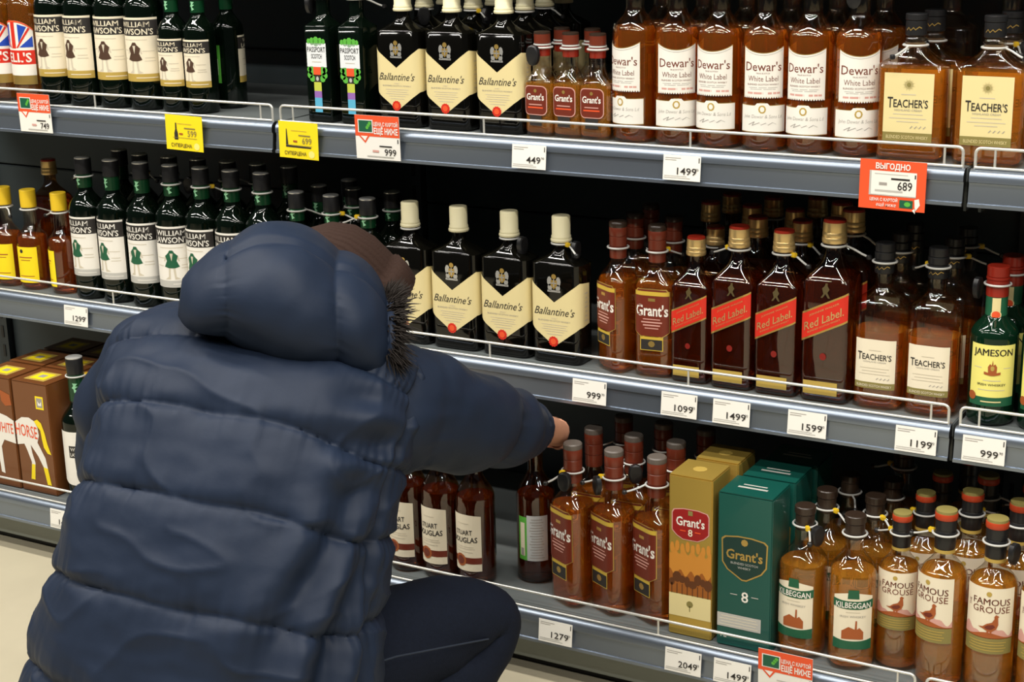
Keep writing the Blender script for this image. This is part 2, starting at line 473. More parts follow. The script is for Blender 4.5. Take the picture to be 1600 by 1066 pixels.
KILT = [(-0.1, 1.0), (0.1, 1.0), (0.2, 0.88), (0.16, 0.8), (0.42, 0.66), (0.5, 0.3), (0.42, 0.28), (0.34, 0.5), (0.3, 0.3), (0.48, -0.05), (0.2, -0.12), (0.24, -0.7), (0.5, -0.85), (0.14, -0.88), (0.06, -0.12),
        (-0.1, -0.12), (-0.14, -0.85), (-0.5, -0.88), (-0.26, -0.7), (-0.22, -0.12), (-0.48, -0.05), (-0.3, 0.3), (-0.36, 0.5), (-0.44, 0.28), (-0.52, 0.3), (-0.42, 0.66), (-0.16, 0.8), (-0.2, 0.88)]
def kilt(d, cx, cz, k, dark, leg):
    d.poly([(x, z) for x, z in KILT], leg, 0.0006, (cx, cz), k)
    d.poly([(-0.1, 1.0), (0.1, 1.0), (0.18, 0.85), (0.4, 0.64), (0.3, 0.28), (-0.3, 0.28), (-0.4, 0.64), (-0.18, 0.85)], dark, 0.0008, (cx, cz), k)
    d.poly([(-0.32, 0.3), (0.32, 0.3), (0.48, -0.05), (0.2, -0.14), (-0.2, -0.14), (-0.48, -0.05)], dark, 0.0008, (cx, cz), k)
    d.poly([(-0.1, 0.8), (0.0, 0.3), (0.1, 0.8)], leg, 0.001, (cx, cz), k)

def lawson(key, R, H, paper, foot, fig, zl0, zl1, k, silver_top, round_label=False):
    zb = zl1 + 0.012 * k; zn = zb + 0.042 * k; nr = 0.0145 * k
    P = body_parts(key, 'rect', (2 * R, 2 * R, R), zb, zn, nr, H - 0.004, G_GREEN, p=1.2)
    zc = H - 0.034 * k
    P.append(('cap', cap_mesh(key, [([(nr + 0.001, zc), (nr + 0.0022, zc + 0.001), (nr + 0.0022, H - 0.004), (nr + 0.0014, H - 0.002)], BLACKP), ([(nr + 0.0016, H - 0.004), (nr + 0.0018, H - 0.001), (nr, H)], SILVER if silver_top else GREYPL)]), None, None))
    nf = surf_map('rect', 2 * nr + 0.0008, 2 * nr + 0.0008, nr)
    d = Decal(nf); d.strip(-PI * nr, PI * nr, zn + 0.002, zc, G_SLEEVE, 0.0003, n=24)
    P.append(('neck_sleeve', d.mesh(key + '_sleeve'), None, 'green neck sleeve')); ns = len(P) - 1
    d = Decal(nf); zz = (zn + zc) / 2 + 0.002
    d.poly([(-0.35, 0.9), (0.5, 0.8), (0.1, 0.3), (0.55, 0.25), (0.0, -0.15), (0.45, -0.6), (-0.1, -0.9), (-0.2, -0.2), (-0.5, 0.0), (-0.2, 0.4)], mat('ink_mint', (0.25, 0.55, 0.32), 0.4), 0.0008, (0, zz), 0.011 * k)
    P.append(('emblem', d.mesh(key + '_neck_emblem'), ns, None))
    f = surf_map('rect', 2 * R, 2 * R, R); d = Decal(f); hw = 0.047 * k
    if not round_label:
        zk = zl0 + (zl1 - zl0) * 0.715
        d.strip(-hw, hw, zl0, zl0 + 0.014 * k, foot); d.strip(-hw, hw, zl0 + 0.014 * k, zk, paper); d.strip(-hw, hw, zk, zl1 - 0.004 * k, INK); d.strip(-hw, hw, zl1 - 0.004 * k, zl1, paper)
    else:
        d.strip(-hw, hw, lambda s: zl0 + 0.25 * hw * (s / hw) ** 4, zl1, WHITE)
        d.strip(-0.02, 0.024, zl0 + (zl1 - zl0) * 0.52, zl0 + (zl1 - zl0) * 0.74, INK, 0.0006)
    P.append(('label', d.mesh(key + '_label'), None, None)); li = len(P) - 1
    d = Decal(f)
    if not round_label:
        bh = zl1 - 0.004 * k - zk
        d.text('WILLIAM', 0, zk + bh * 0.72, bh * 0.33, paper, 0.062 * k, 0.012); d.text("LAWSON'S", 0, zk + bh * 0.27, bh * 0.37, paper, 0.074 * k, 0.012)
        P.append(('lettering', d.mesh(key + '_letters'), li, None))
        d = Decal(f)
        kilt(d, 0.0, zl0 + (zk - zl0) * 0.50, (zk - zl0) * 0.36, fig, FAINT)
        for j, (cx, z, w) in enumerate(((0, 0.90, 0.05), (-0.025, 0.62, 0.02), (0.026, 0.6, 0.022), (0.028, 0.42, 0.018), (0.028, 0.34, 0.02), (-0.026, 0.4, 0.016))):
            d.line(cx * k, zl0 + 0.014 * k + (zk - zl0 - 0.014 * k) * z, w * k, 0.0012, FAINT)
        d.line(0.02 * k, zl0 + 0.007 * k, 0.04 * k, 0.0015, paper)
    else:
        d.text("WILLIAM", 0.002, zl0 + (zl1 - zl0) * 0.68, 0.007, WHITE, 0.036, 0.012); d.text("LAWSON'S", 0.002, zl0 + (zl1 - zl0) * 0.58, 0.007, WHITE, 0.038, 0.012)
    P.append(('emblem', d.mesh(key + '_figure'), li, None))
    # back label seen from the side
    d = Decal(f); bw = 0.022 * k; c = PI * R
    d.strip(c - bw, c + bw, zl0, zl1 - 0.02 * k, LEAF); d.strip(c - bw * 0.7, c + bw * 0.7, zl0 + 0.018 * k, zl1 - 0.05 * k, WHITE, 0.0007)
    P.append(('back_label', d.mesh(key + '_back'), None, None))
    KIND[key] = dict(parts=P, nr=nr, zc=zc - 0.004, H=H, R=R)
lawson('lawson_white', 0.0360, 0.288, WHITE, GREYP, GREEN, 0.049, 0.171, 1.0, True)
lawson('lawson_small', 0.0335, 0.256, WHITE, GREYP, GREEN, 0.045, 0.150, 0.92, True)
lawson('lawson_cream', 0.0375, 0.300, PALE, OCHRE, mat('ink_sepia', (0.07, 0.035, 0.02), 0.5), 0.055, 0.176, 1.06, False)
lawson('lawson_cream_small', 0.0305, 0.238, PALE, OCHRE, mat('ink_sepia', (0.07, 0.035, 0.02), 0.5), 0.049, 0.138, 0.86, False)
lawson('lawson_round', 0.0370, 0.300, WHITE, GREYP, GREEN, 0.035, 0.150, 1.04, True, True)

def bells():
    key = 'bells'; R = 0.036
    P = body_parts(key, 'rect', (2 * R, 2 * R, R), 0.185, 0.235, 0.014, 0.29, SH_CLEAR, L_AMBER, 0.225, p=1.15)
    P.append(('cap', cap_mesh(key, [(ridged(0.016, 0.255, 0.292), REDCAP)]), None, None))
    f = surf_map('rect', 2 * R, 2 * R, R); d = Decal(f); hw = 0.042
    arch = lambda s: 0.163 - 0.018 * (abs(s) / hw) ** 2.4
    d.strip(-hw, hw, 0.108, arch, WHITE, rows=2); d.strip(-hw, hw, 0.076, 0.104, RED); d.strip(-hw, hw, 0.104, 0.108, WHITE); d.strip(-hw, hw, 0.054, 0.076, WHITE); d.strip(-hw, hw, 0.036, 0.054, GOLD)
    P.append(('label', d.mesh(key + '_label'), None, None)); li = len(P) - 1
    d = Decal(f)
    for sg in (-1, 1):          # union flag: blue wedges, red diagonals and cross
        d.poly([(sg * 0.013, 0.110), (sg * 0.040, 0.110), (sg * 0.040, 0.132)] if sg > 0 else [(sg * 0.040, 0.132), (sg * 0.040, 0.110), (sg * 0.013, 0.110)], BLUE, 0.0007)
        d.poly([(sg * 0.012, 0.118), (sg * 0.030, 0.150), (sg * 0.012, 0.156)], BLUE, 0.0007)
        d.poly([(sg * 0.006, 0.109), (sg * 0.010, 0.109), (sg * 0.036, 0.146), (sg * 0.033, 0.149)], RED, 0.0009)
    d.strip(-0.005, 0.005, 0.108, 0.162, RED, 0.0009)
    d.strip(-hw, hw, lambda s: arch(s) - 0.003, arch, ORANGE, 0.001)
    P.append(('flag', d.mesh(key + '_flag'), li, None))
    d = Decal(f); d.text("BELL'S", 0, 0.090, 0.018, WHITE, 0.070, 0.02); P.append(('lettering', d.mesh(key + '_letters'), li, None))
    KIND[key] = dict(parts=P, nr=0.014, zc=0.248, H=0.292, R=R)
bells()

def passport():
    key = 'passport'; w = 0.054
    P = body_parts(key, 'rect', (w, w, 0.006), 0.170, 0.196, 0.0125, 0.262, G_GREEN, p=0.55, e=0.004)
    P.append(('cap', cap_mesh(key, [(ridged(0.0145, 0.226, 0.264), G_SLEEVE), (ridged(0.0152, 0.222, 0.227), SILVER)]), None, None))
    f = surf_map('rect', w, w, 0.006); d = Decal(f)
    d.strip(-0.021, 0.021, 0.099, 0.141, mat('paper_cool_white', (0.74, 0.77, 0.78), 0.45)); P.append(('label', d.mesh(key + '_label'), None, None)); li = len(P) - 1
    d = Decal(f)
    for x, r in ((-0.016, 0.005), (-0.009, 0.007), (0, 0.009), (0.009, 0.007), (0.016, 0.005)): d.disc(x, 0.144, r * 0.75, r, LEAF, 0.0004, 10)
    P.append(('leaf_ornament', d.mesh(key + '_ornament'), li, None)); d = Decal(f)
    for sx in (-1, 1):
        for x, z, r in ((0.012, 0.092, 0.008), (0.016, 0.084, 0.006), (0.011, 0.078, 0.006), (0.017, 0.094, 0.005)): d.disc(sx * x, z, r, r, LEAF, 0.0004, 10)
    d.strip(-0.008, 0.008, 0.085, 0.099, ORANGE, 0.0008); d.strip(-0.006, 0.006, 0.072, 0.084, INK, 0.0008); d.disc(0, 0.078, 0.003, 0.004, GREYP, 0.001)
    for z0, z1, m in ((0.056, 0.072, LIME), (0.044, 0.056, PURPLE), (0.018, 0.044, SKYB)): d.strip(-0.008, 0.008, z0, z1, m, 0.0008)
    P.append(('ribbon', d.mesh(key + '_ribbon'), li, None))
    d = Decal(f); d.text('PASSPORT', 0, 0.130, 0.009, INK, 0.039, 0.004); d.text('SCOTCH', 0, 0.118, 0.008, INK, 0.023, 0.004); d.line(0, 0.108, 0.02, 0.001, FAINT)
    P.append(('lettering', d.mesh(key + '_letters'), li, None))
    KIND[key] = dict(parts=P, nr=0.0125, zc=0.218, H=0.264, R=w / 2)
passport()

def crest(d, cx, cz, k, m1, m2, off=0.0006):
    for x, z, rx, rz in ((-0.55, 0.2, 0.3, 0.55), (0.55, 0.2, 0.3, 0.55), (-0.5, -0.5, 0.28, 0.4), (0.5, -0.5, 0.28, 0.4)): d.disc(cx + x * k, cz + z * k, rx * k, rz * k, m1, off, 9)
    d.poly([(-0.38, 0.35), (-0.38, -0.3), (0, -0.7), (0.38, -0.3), (0.38, 0.35)], m2, off + 0.0002, (cx, cz), k)
    d.disc(cx, cz + 0.75 * k, 0.3 * k, 0.3 * k, m2, off + 0.0002, 9); d.strip(cx - 0.8 * k, cx + 0.8 * k, cz - 1.02 * k, cz - 0.8 * k, m1, off)
    d.line(cx, cz, 0.12 * k, 0.9 * k, m1, off + 0.0004); d.line(cx, cz, 0.6 * k, 0.14 * k, m1, off + 0.0004)

def ballantine():
    key = 'ballantine'; w, dd, r = 0.0965, 0.058, 0.016
    P = body_parts(key, 'rect', (w, dd, r), 0.176, 0.204, 0.0125, 0.245, G_BLACK, p=0.62, e=0.005)
    P.append(('cap', cap_mesh(key, [([(0.0172, 0.212), (0.0184, 0.2135), (0.0184, 0.2165), (0.0172, 0.218)], CREAMCAP), ([(0.0168, 0.2165), (0.0172, 0.219), (0.0172, 0.222), (0.0160, 0.2235), (0.0160, 0.255), (0.0150, 0.2568)], CREAMCAP)]), None, None))
    f = surf_map('rect', w, dd, r); d = Decal(f); hw = w / 2 - 0.001; sw = 0.078
    def hi(s):
        a = abs(s)
        return 0.110 + (0.146 - 0.110) * a / hw if a < hw else 0.146 - 0.004 * (a - hw) / 0.03
    def lo(s):
        a = abs(s)
        return 0.031 + (0.066 - 0.031) * a / hw if a < hw else 0.066 + 0.004 * (a - hw) / 0.03
    d.strip(-sw, sw, lo, hi, BUFF, n=52)
    P.append(('label', d.mesh(key + '_label'), None, None)); li = len(P) - 1
    d = Decal(f); d.text("Ballantine's", 0.0, 0.094, 0.0135, INK, 0.078, -0.002, 0.42)
    d.text('FINEST', 0, 0.0815, 0.0026, FAINT); d.text('BLENDED SCOTCH WHISKY', 0, 0.077, 0.0026, GREYINK, 0.062)
    arc_text_lines(d, 0, ((0.070, 0.05, 0.0008), (0.066, 0.044, 0.0008), (0.062, 0.05, 0.0008), (0.058, 0.036, 0.0008), (0.053, 0.03, 0.0008)), FAINT)
    P.append(('lettering', d.mesh(key + '_letters'), li, None)); d = Decal(f)
    for j in range(7): d.line(0.0655, 0.078 + j * 0.008, 0.012 - (j % 3) * 0.003, 0.002, FAINT)
    P.append(('side_print', d.mesh(key + '_side'), li, None))
    d = Decal(f)
    d.poly([(math.cos(2 * PI * i / 24) * (0.0098 if i % 2 else 0.0086), math.sin(2 * PI * i / 24) * (0.0098 if i % 2 else 0.0086)) for i in range(24)], RED, 0.0012, (-0.002, 0.040))
    d.disc(-0.002, 0.040, 0.0055, 0.0055, ORANGE, 0.0016); P.append(('wax_seal', d.mesh(key + '_seal'), li, 'red wax seal'))
    d = Decal(f); crest(d, 0, 0.144, 0.0155, SILVER, GOLD); P.append(('crest', d.mesh(key + '_crest'), None, 'silver and gold crest print'))
    KIND[key] = dict(parts=P, nr=0.0125, zc=0.209, H=0.257, R=w / 2)
ballantine()

BRASS = mat('ink_brass', (0.58, 0.40, 0.05), 0.4)
def grants_label(d, k, cz, hw):
    """maroon shield with a gold line, lettering comes on top"""
    sh = [(-hw, 0.85), (-hw * 0.9, 1.0), (hw * 0.9, 1.0), (hw, 0.85), (hw, -0.5), (hw * 0.7, -0.72), (hw * 0.45, -0.85), (-hw * 0.45, -0.85), (-hw * 0.7, -0.72), (-hw, -0.5)]
    return sh
def grants(key, k, H, hl):
    """three-sided bottle; hl = height span of the label"""
    A = 0.0288 * k; r = 0.020 * k
    zb = H * 0.60; zn = H * 0.755; nr = 0.0135 * k
    P = body_parts(key, 'tri', (2 * A, 2 * A, r), zb, zn, nr, H - 0.003, SH_AMBER, L_AMBER, H * 0.625, p=0.9)
    zc = H * 0.835
    P.append(('cap', cap_mesh(key, [([(nr + 0.0005, zc - 0.020 * k), (nr + 0.001, zc - 0.018 * k), (nr + 0.001, zc)], REDBROWN), (ridged(nr + 0.0014, zc, zc + 0.018 * k), REDBROWN), ([(nr + 0.0012, zc + 0.018 * k), (nr + 0.0018, zc + 0.020 * k), (nr + 0.0018, H - 0.010 * k), (nr + 0.0012, H - 0.009 * k)], REDBROWN), ([(nr + 0.0016, H - 0.0095 * k), (nr + 0.0020, H - 0.008 * k), (nr + 0.0018, H - 0.002), (nr, H)], DKBROWN if key != 'grants_large' else mat('cap_top_grey', (0.12, 0.10, 0.085), 0.4))]), None, None))
    f = surf_map('tri', 2 * A, 2 * A, r); z0, z1 = hl; zm = z0 + (z1 - z0) * 0.24; hw = 0.030 * k
    d = Decal(f)
    def outline(s): return z1 - (0.004 * k if abs(s) > hw * 0.86 else 0)
    def low(s): a = abs(s); return zm + max(0.0, a - hw * 0.62) * 0.62
    d.strip(-hw - 0.0016, hw + 0.0016, lambda s: low(s) - 0.0016, lambda s: outline(s) + 0.0016, GOLD, n=20); d.strip(-hw, hw, low, outline, MAROON, 0.0006, n=20)
    d.strip(-hw, hw, z1 - 0.010 * k, z1 - 0.003 * k, BRASS, 0.0008); d.strip(-hw * 0.62 - 0.0014, hw * 0.62 + 0.0014, z0, zm, BRASS); d.strip(-hw * 0.62, hw * 0.62, z0 + 0.0014, zm - 0.006 * k, INK, 0.0006)
    P.append(('label', d.mesh(key + '_label'), None, None)); li = len(P) - 1
    d = Decal(f); zt = zm + (z1 - zm) * 0.56
    d.text("Grant's", 0, zt, 0.0185 * k, WHITE, 0.056 * k, 0.022)
    for j, (w, h) in enumerate(((0.03, 0.0016), (0.036, 0.0022), (0.030, 0.0022), (0.024, 0.0016))): d.line(0, zt - 0.0155 * k - j * 0.0052 * k, w * k, h * k, PINK)
    d.line(0, zt + 0.018 * k, 0.012 * k, 0.005 * k, GOLD)
    P.append(('lettering', d.mesh(key + '_letters'), li, None))
    d = Decal(f); d.disc(0, (z0 + zm) / 2 - 0.001, 0.006 * k, 0.0055 * k, GOLD, 0.0009, 8); P.append(('emblem', d.mesh(key + '_emblem'), li, None))
    KIND[key] = dict(parts=P, nr=nr, zc=zc - 0.002, H=H, R=A * 1.2)
grants('grants', 1.0, 0.257, (0.047, 0.152))
grants('grants_large', 1.08, 0.290, (0.050, 0.176))

def grants_small():
    key = 'grants_small'; A, r, H, nr = 0.0228, 0.015, 0.172, 0.0125
    P = body_parts(key, 'tri', (2 * A, 2 * A, r), 0.086, 0.118, nr, 0.170, SH_CLEAR, L_GOLD, 0.088)
    P.append(('cap', cap_mesh(key, [([(nr + 0.0006, 0.132), (nr + 0.001, 0.133), (nr + 0.001, 0.150)], REDCAP), ([(nr + 0.0022, 0.1495), (nr + 0.0026, 0.1505), (nr + 0.0022, 0.152)], GREYPL), (ridged(nr + 0.0014, 0.152, 0.169), REDBROWN), ([(nr + 0.0014, 0.168), (nr + 0.0012, 0.1712), (nr, 0.172)], DKBROWN)]), None, None))
    f = surf_map('tri', 2 * A, 2 * A, r); d = Decal(f); hw = 0.0205
    def rr(hw, hh, c, n=6):
        out = []
        for sx, sz, a0 in ((1, -1, -90), (1, 1, 0), (-1, 1, 90), (-1, -1, 180)):
            for i in range(n):
                a = math.radians(a0 + 90 * i / (n - 1)); out.append((sx * (hw - c) + c * math.cos(a), sz * (hh - c) + c * math.sin(a)))
        return out
    d.poly(rr(hw + 0.0015, 0.0245, 0.009), PINK, 0.0003, (0, 0.060)); d.poly(rr(hw, 0.023, 0.008), MAROON, 0.0005, (0, 0.060)); d.strip(-0.012, 0.012, 0.018, 0.035, INK)
    P.append(('label', d.mesh(key + '_label'), None, None)); li = len(P) - 1
    d = Decal(f); d.text("Grant's", 0, 0.066, 0.0105, WHITE, 0.034, 0.022); d.line(0, 0.053, 0.026, 0.0016, PINK); d.line(0, 0.048, 0.03, 0.0022, ORANGE); d.disc(0, 0.076, 0.003, 0.003, GOLD)
    P.append(('lettering', d.mesh(key + '_letters'), li, None))
    KIND[key] = dict(parts=P, nr=nr, zc=0.146, H=H, R=0.028)
grants_small()

def dewars():
    key = 'dewars'; R = 0.0364
    P = body_parts(key, 'rect', (2 * R, 2 * R, R), 0.172, 0.214, 0.0150, 0.292, SH_AMBER, L_AMBER, 0.186, p=1.25)
    P.append(('cap', cap_mesh(key, [(ridged(0.0168, 0.262, 0.296), WHITE), (ridged(0.0174, 0.258, 0.263), GOLD)]), None, None))
    mb = MB()
    for a in range(-40, 41, 8):     # embossed scroll on the shoulder
        t = math.radians(a); zz = 0.184 + 0.003 * math.sin(a * 0.35); q = 0.0340
        mb.tube([(q * math.sin(t + u), -q * math.cos(t + u), zz + v) for u, v in ((-0.05, -0.002), (0, 0.002), (0.06, 0.001), (0.05, -0.003))], 0.0013, SH_CLEAR, 5)
    P.append(('emboss', mb.mesh(key + '_emboss'), None, None))
    f = surf_map('rect', 2 * R, 2 * R, R); hw = 0.034; d = Decal(f)
    top = lambda s: 0.153 + 0.010 * (s / hw) ** 2
    d.strip(-hw, hw, 0.084, top, GOLD, n=18); d.strip(-hw + 0.0008, hw - 0.0008, 0.0852, lambda s: top(s) - 0.0012, WHITE, 0.0006, n=18)
    for j in range(17): d.disc(-hw + 0.002 + j * 0.004, 0.0845, 0.0014, 0.0016, WHITE, 0.0007, 6)
    P.append(('label', d.mesh(key + '_label'), None, None)); li = len(P) - 1
    d = Decal(f); d.text("Dewar's", 0, 0.132, 0.0135, BROWNINK, 0.058, 0.004); d.text('TRUE SCOTCH', 0, 0.1215, 0.0022, BROWNINK); d.text('White Label', 0, 0.1135, 0.0085, BROWNINK, 0.048, -0.004)
    d.text('BLENDED SCOTCH WHISKY', 0, 0.1045, 0.0026, BROWNINK, 0.05); arc_text_lines(d, 0, ((0.0995, 0.046, 0.0008), (0.097, 0.04, 0.0008)), GREYINK); d.line(-0.012, 0.091, 0.026, 0.003, PINK); d.line(0.018, 0.091, 0.02, 0.003, PINK)
    d.strip(-hw + 0.003, hw - 0.003, lambda s: top(s) - 0.0042, lambda s: top(s) - 0.0036, GREYINK, 0.0008, n=14)
    P.append(('lettering', d.mesh(key + '_letters'), li, None))
    d = Decal(f); h2 = 0.040
    t2 = lambda s: 0.0725 + (0.004 if abs(s) < 0.008 else 0)
    d.strip(-h2, h2, 0.030, t2, GOLD, n=20); d.strip(-h2 + 0.0008, h2 - 0.0008, 0.031, lambda s: t2(s) - 0.001, WHITE, 0.0006, n=20)
    P.append(('lower_label', d.mesh(key + '_lower'), None, None)); l2 = len(P) - 1
    d = Decal(f); d.text('John Dewar & Sons Ld', 0, 0.055, 0.0055, GREYINK, 0.064, -0.01, 0.15); d.disc(0, 0.066, 0.006, 0.0065, OCHRE, 0.0008, 10); d.disc(0, 0.066, 0.0035, 0.0042, WHITE, 0.001, 10)
    pts = [(-0.022, 0.042), (-0.012, 0.047), (-0.016, 0.041), (-0.004, 0.046), (-0.002, 0.042), (0.006, 0.0455), (0.009, 0.042), (0.016, 0.046), (0.022, 0.043)]
    for a, b in zip(pts, pts[1:]): d.poly([a, (a[0] + 0.0006, a[1] - 0.0008), (b[0] + 0.0006, b[1] - 0.0008), b], GREYINK, 0.0008)
    P.append(('signature', d.mesh(key + '_sign'), l2, None))
    KIND[key] = dict(parts=P, nr=0.015, zc=0.25, H=0.296, R=R)
dewars()

def teachers_label(key, P, f, z0, z1, w, paper, sun):
    d = Decal(f); d.strip(-w, w, z0, z0 + (z1 - z0) * 0.13, OLIVE); d.strip(-w, w, z0 + (z1 - z0) * 0.13, z1, paper)
    P.append(('label', d.mesh(key + '_label'), None, None)); li = len(P) - 1
    h = z1 - z0; d = Decal(f)
    zt = z0 + h * (0.57 if sun else 0.66)
    d.text('T', -w * 0.73, zt, h * 0.155, INK, w * 0.22, 0.012); d.text("EACHER'S", w * 0.10, zt - h * 0.012, h * 0.115, INK, w * 1.40, 0.012)
    d.text('HIGHLAND CREAM', 0, zt - h * 0.11, h * 0.03, GREYINK, w * 1.1); d.line(0, zt + h * 0.12, w * 0.6, h * 0.012, FAINT)
    for zz, ww in ((0.40, 1.2), (0.34, 1.5), (0.29, 0.9)) if sun else ((0.42, 1.4), (0.36, 1.2), (0.3, 1.5)): d.line(0, z0 + h * zz, w * ww, h * 0.010, FAINT)
    a = (w * 0.1, z0 + h * 0.20)
    for q in range(7): d.poly([(a[0] + q * w * 0.09, a[1] + (q % 2) * h * 0.035), (a[0] + q * w * 0.09 + 0.0006, a[1] + (q % 2) * h * 0.035 - 0.0008), (a[0] + (q + 1) * w * 0.09 + 0.0006, a[1] + ((q + 1) % 2) * h * 0.035 - 0.0008), (a[0] + (q + 1) * w * 0.09, a[1] + ((q + 1) % 2) * h * 0.035)], GREYINK, 0.0008)
    d.text('BLENDED SCOTCH WHISKY', 0, z0 + h * 0.062, h * 0.05, paper, w * 1.7)
    P.append(('lettering', d.mesh(key + '_letters'), li, None))
    return li
def sunburst(f, cx, cz, r0, r1, m, n=22):
    d = Decal(f); d.disc(cx, cz, r0, r0, m, 0.0008)
    for i in range(n):
        a = 2 * PI * i / n; b = 0.09
        d.poly([(r0 * 1.2 * math.cos(a - b), r0 * 1.2 * math.sin(a - b)), (r1 * (0.8 + 0.2 * (i % 2)) * math.cos(a), r1 * (0.8 + 0.2 * (i % 2)) * math.sin(a)), (r0 * 1.2 * math.cos(a + b), r0 * 1.2 * math.sin(a + b))], m, 0.0008, (cx, cz))
    return d
def teachers_flask():
    key = 'teachers_flask'; w, dd, r = 0.100, 0.050, 0.013; nr = 0.0135
    P = body_parts(key, 'rect', (w, dd, r), 0.142, 0.178, nr, 0.214, SH_AMBER, L_GOLD, 0.137, p=0.62, e=0.006)
    P.append(('cap', cap_mesh(key, [([(0.0145, 0.174), (0.0166, 0.176), (0.0166, 0.180), (0.0150, 0.182)], SH_CLEAR), (ridged(0.0156, 0.184, 0.206), BLACKP), (ridged(0.0163, 0.206, 0.216), BLACKP)]), None, None)); ci = len(P) - 1
    d = Decal(surf_map('rect', 0.0312, 0.0312, 0.0156)); pts = [(-0.011, 0.193), (-0.007, 0.197), (-0.004, 0.193), (0.0, 0.197), (0.003, 0.194), (0.008, 0.198), (0.012, 0.196)]
    for a, b in zip(pts, pts[1:]): d.poly([a, (a[0], a[1] - 0.0016), (b[0], b[1] - 0.0016), b], GOLD, 0.0006)
    P.append(('cap_print', d.mesh(key + '_capprint'), ci, None))
    f = surf_map('rect', w, dd, r); li = teachers_label(key, P, f, 0.030, 0.131, 0.037, CREAM, True)
    P.append(('sunburst', sunburst(f, 0, 0.114, 0.0035, 0.010, OLIVE).mesh(key + '_sun'), li, None))
    KIND[key] = dict(parts=P, nr=nr, zc=0.170, H=0.216, R=w / 2)
teachers_flask()
def teachers():
    key = 'teachers'; w, dd, r = 0.080, 0.066, 0.024; nr = 0.0140
    P = body_parts(key, 'rect', (w, dd, r), 0.166, 0.196, nr, 0.258, SH_AMBER, L_AMBER, 0.125, p=0.95)
    P.append(('cap', cap_mesh(key, [(ridged(0.0150, 0.214, 0.236), BLACKP), (ridged(0.0158, 0.236, 0.248), BLACKP), (ridged(0.0152, 0.248, 0.262), BLACKP)]), None, None)); ci = len(P) - 1
    d = Decal(surf_map('rect', 0.030, 0.030, 0.015)); pts = [(-0.011, 0.222), (-0.007, 0.226), (-0.004, 0.222), (0.0, 0.226), (0.003, 0.223), (0.008, 0.227), (0.012, 0.225)]
    for a, b in zip(pts, pts[1:]): d.poly([a, (a[0], a[1] - 0.0012), (b[0], b[1] - 0.0012), b], GOLD, 0.0006)
    P.append(('cap_print', d.mesh(key + '_capprint'), ci, None))
    f = surf_map('rect', w, dd, r); teachers_label(key, P, f, 0.034, 0.114, 0.0325, PALE, False)
    P.append(('sunburst', sunburst(f, 0, 0.130, 0.003, 0.022, SH_CLEAR, 16).mesh(key + '_sun'), None, 'embossed sunburst'))
    KIND[key] = dict(parts=P, nr=nr, zc=0.232, H=0.262, R=w / 2)
teachers()

def yellowcap():
    key = 'yellow_capped'; w, dd, r = 0.060, 0.060, 0.026; nr = 0.0135
    P = body_parts(key, 'rect', (w, dd, r), 0.108, 0.138, nr, 0.206, SH_AMBER, L_RUST, 0.112, p=0.85)
    P.append(('cap', cap_mesh(key, [(ridged(0.0165, 0.172, 0.209), YELPL)]), None, None)); ci = len(P) - 1
    f = surf_map('rect', w, dd, r); d = Decal(f); d.strip(-0.026, 0.026, 0.016, 0.092, YELLOW); P.append(('label', d.mesh(key + '_label'), None, None)); li = len(P) - 1
    d = Decal(f); d.disc(-0.008, 0.083, 0.004, 0.004, INK); arc_text_lines(d, 0, ((0.070, 0.030, 0.0022), (0.064, 0.022, 0.0014), (0.030, 0.034, 0.0016)), RUST); P.append(('print', d.mesh(key + '_print'), li, None))
    KIND[key] = dict(parts=P, nr=nr, zc=0.168, H=0.209, R=w / 2)
yellowcap()

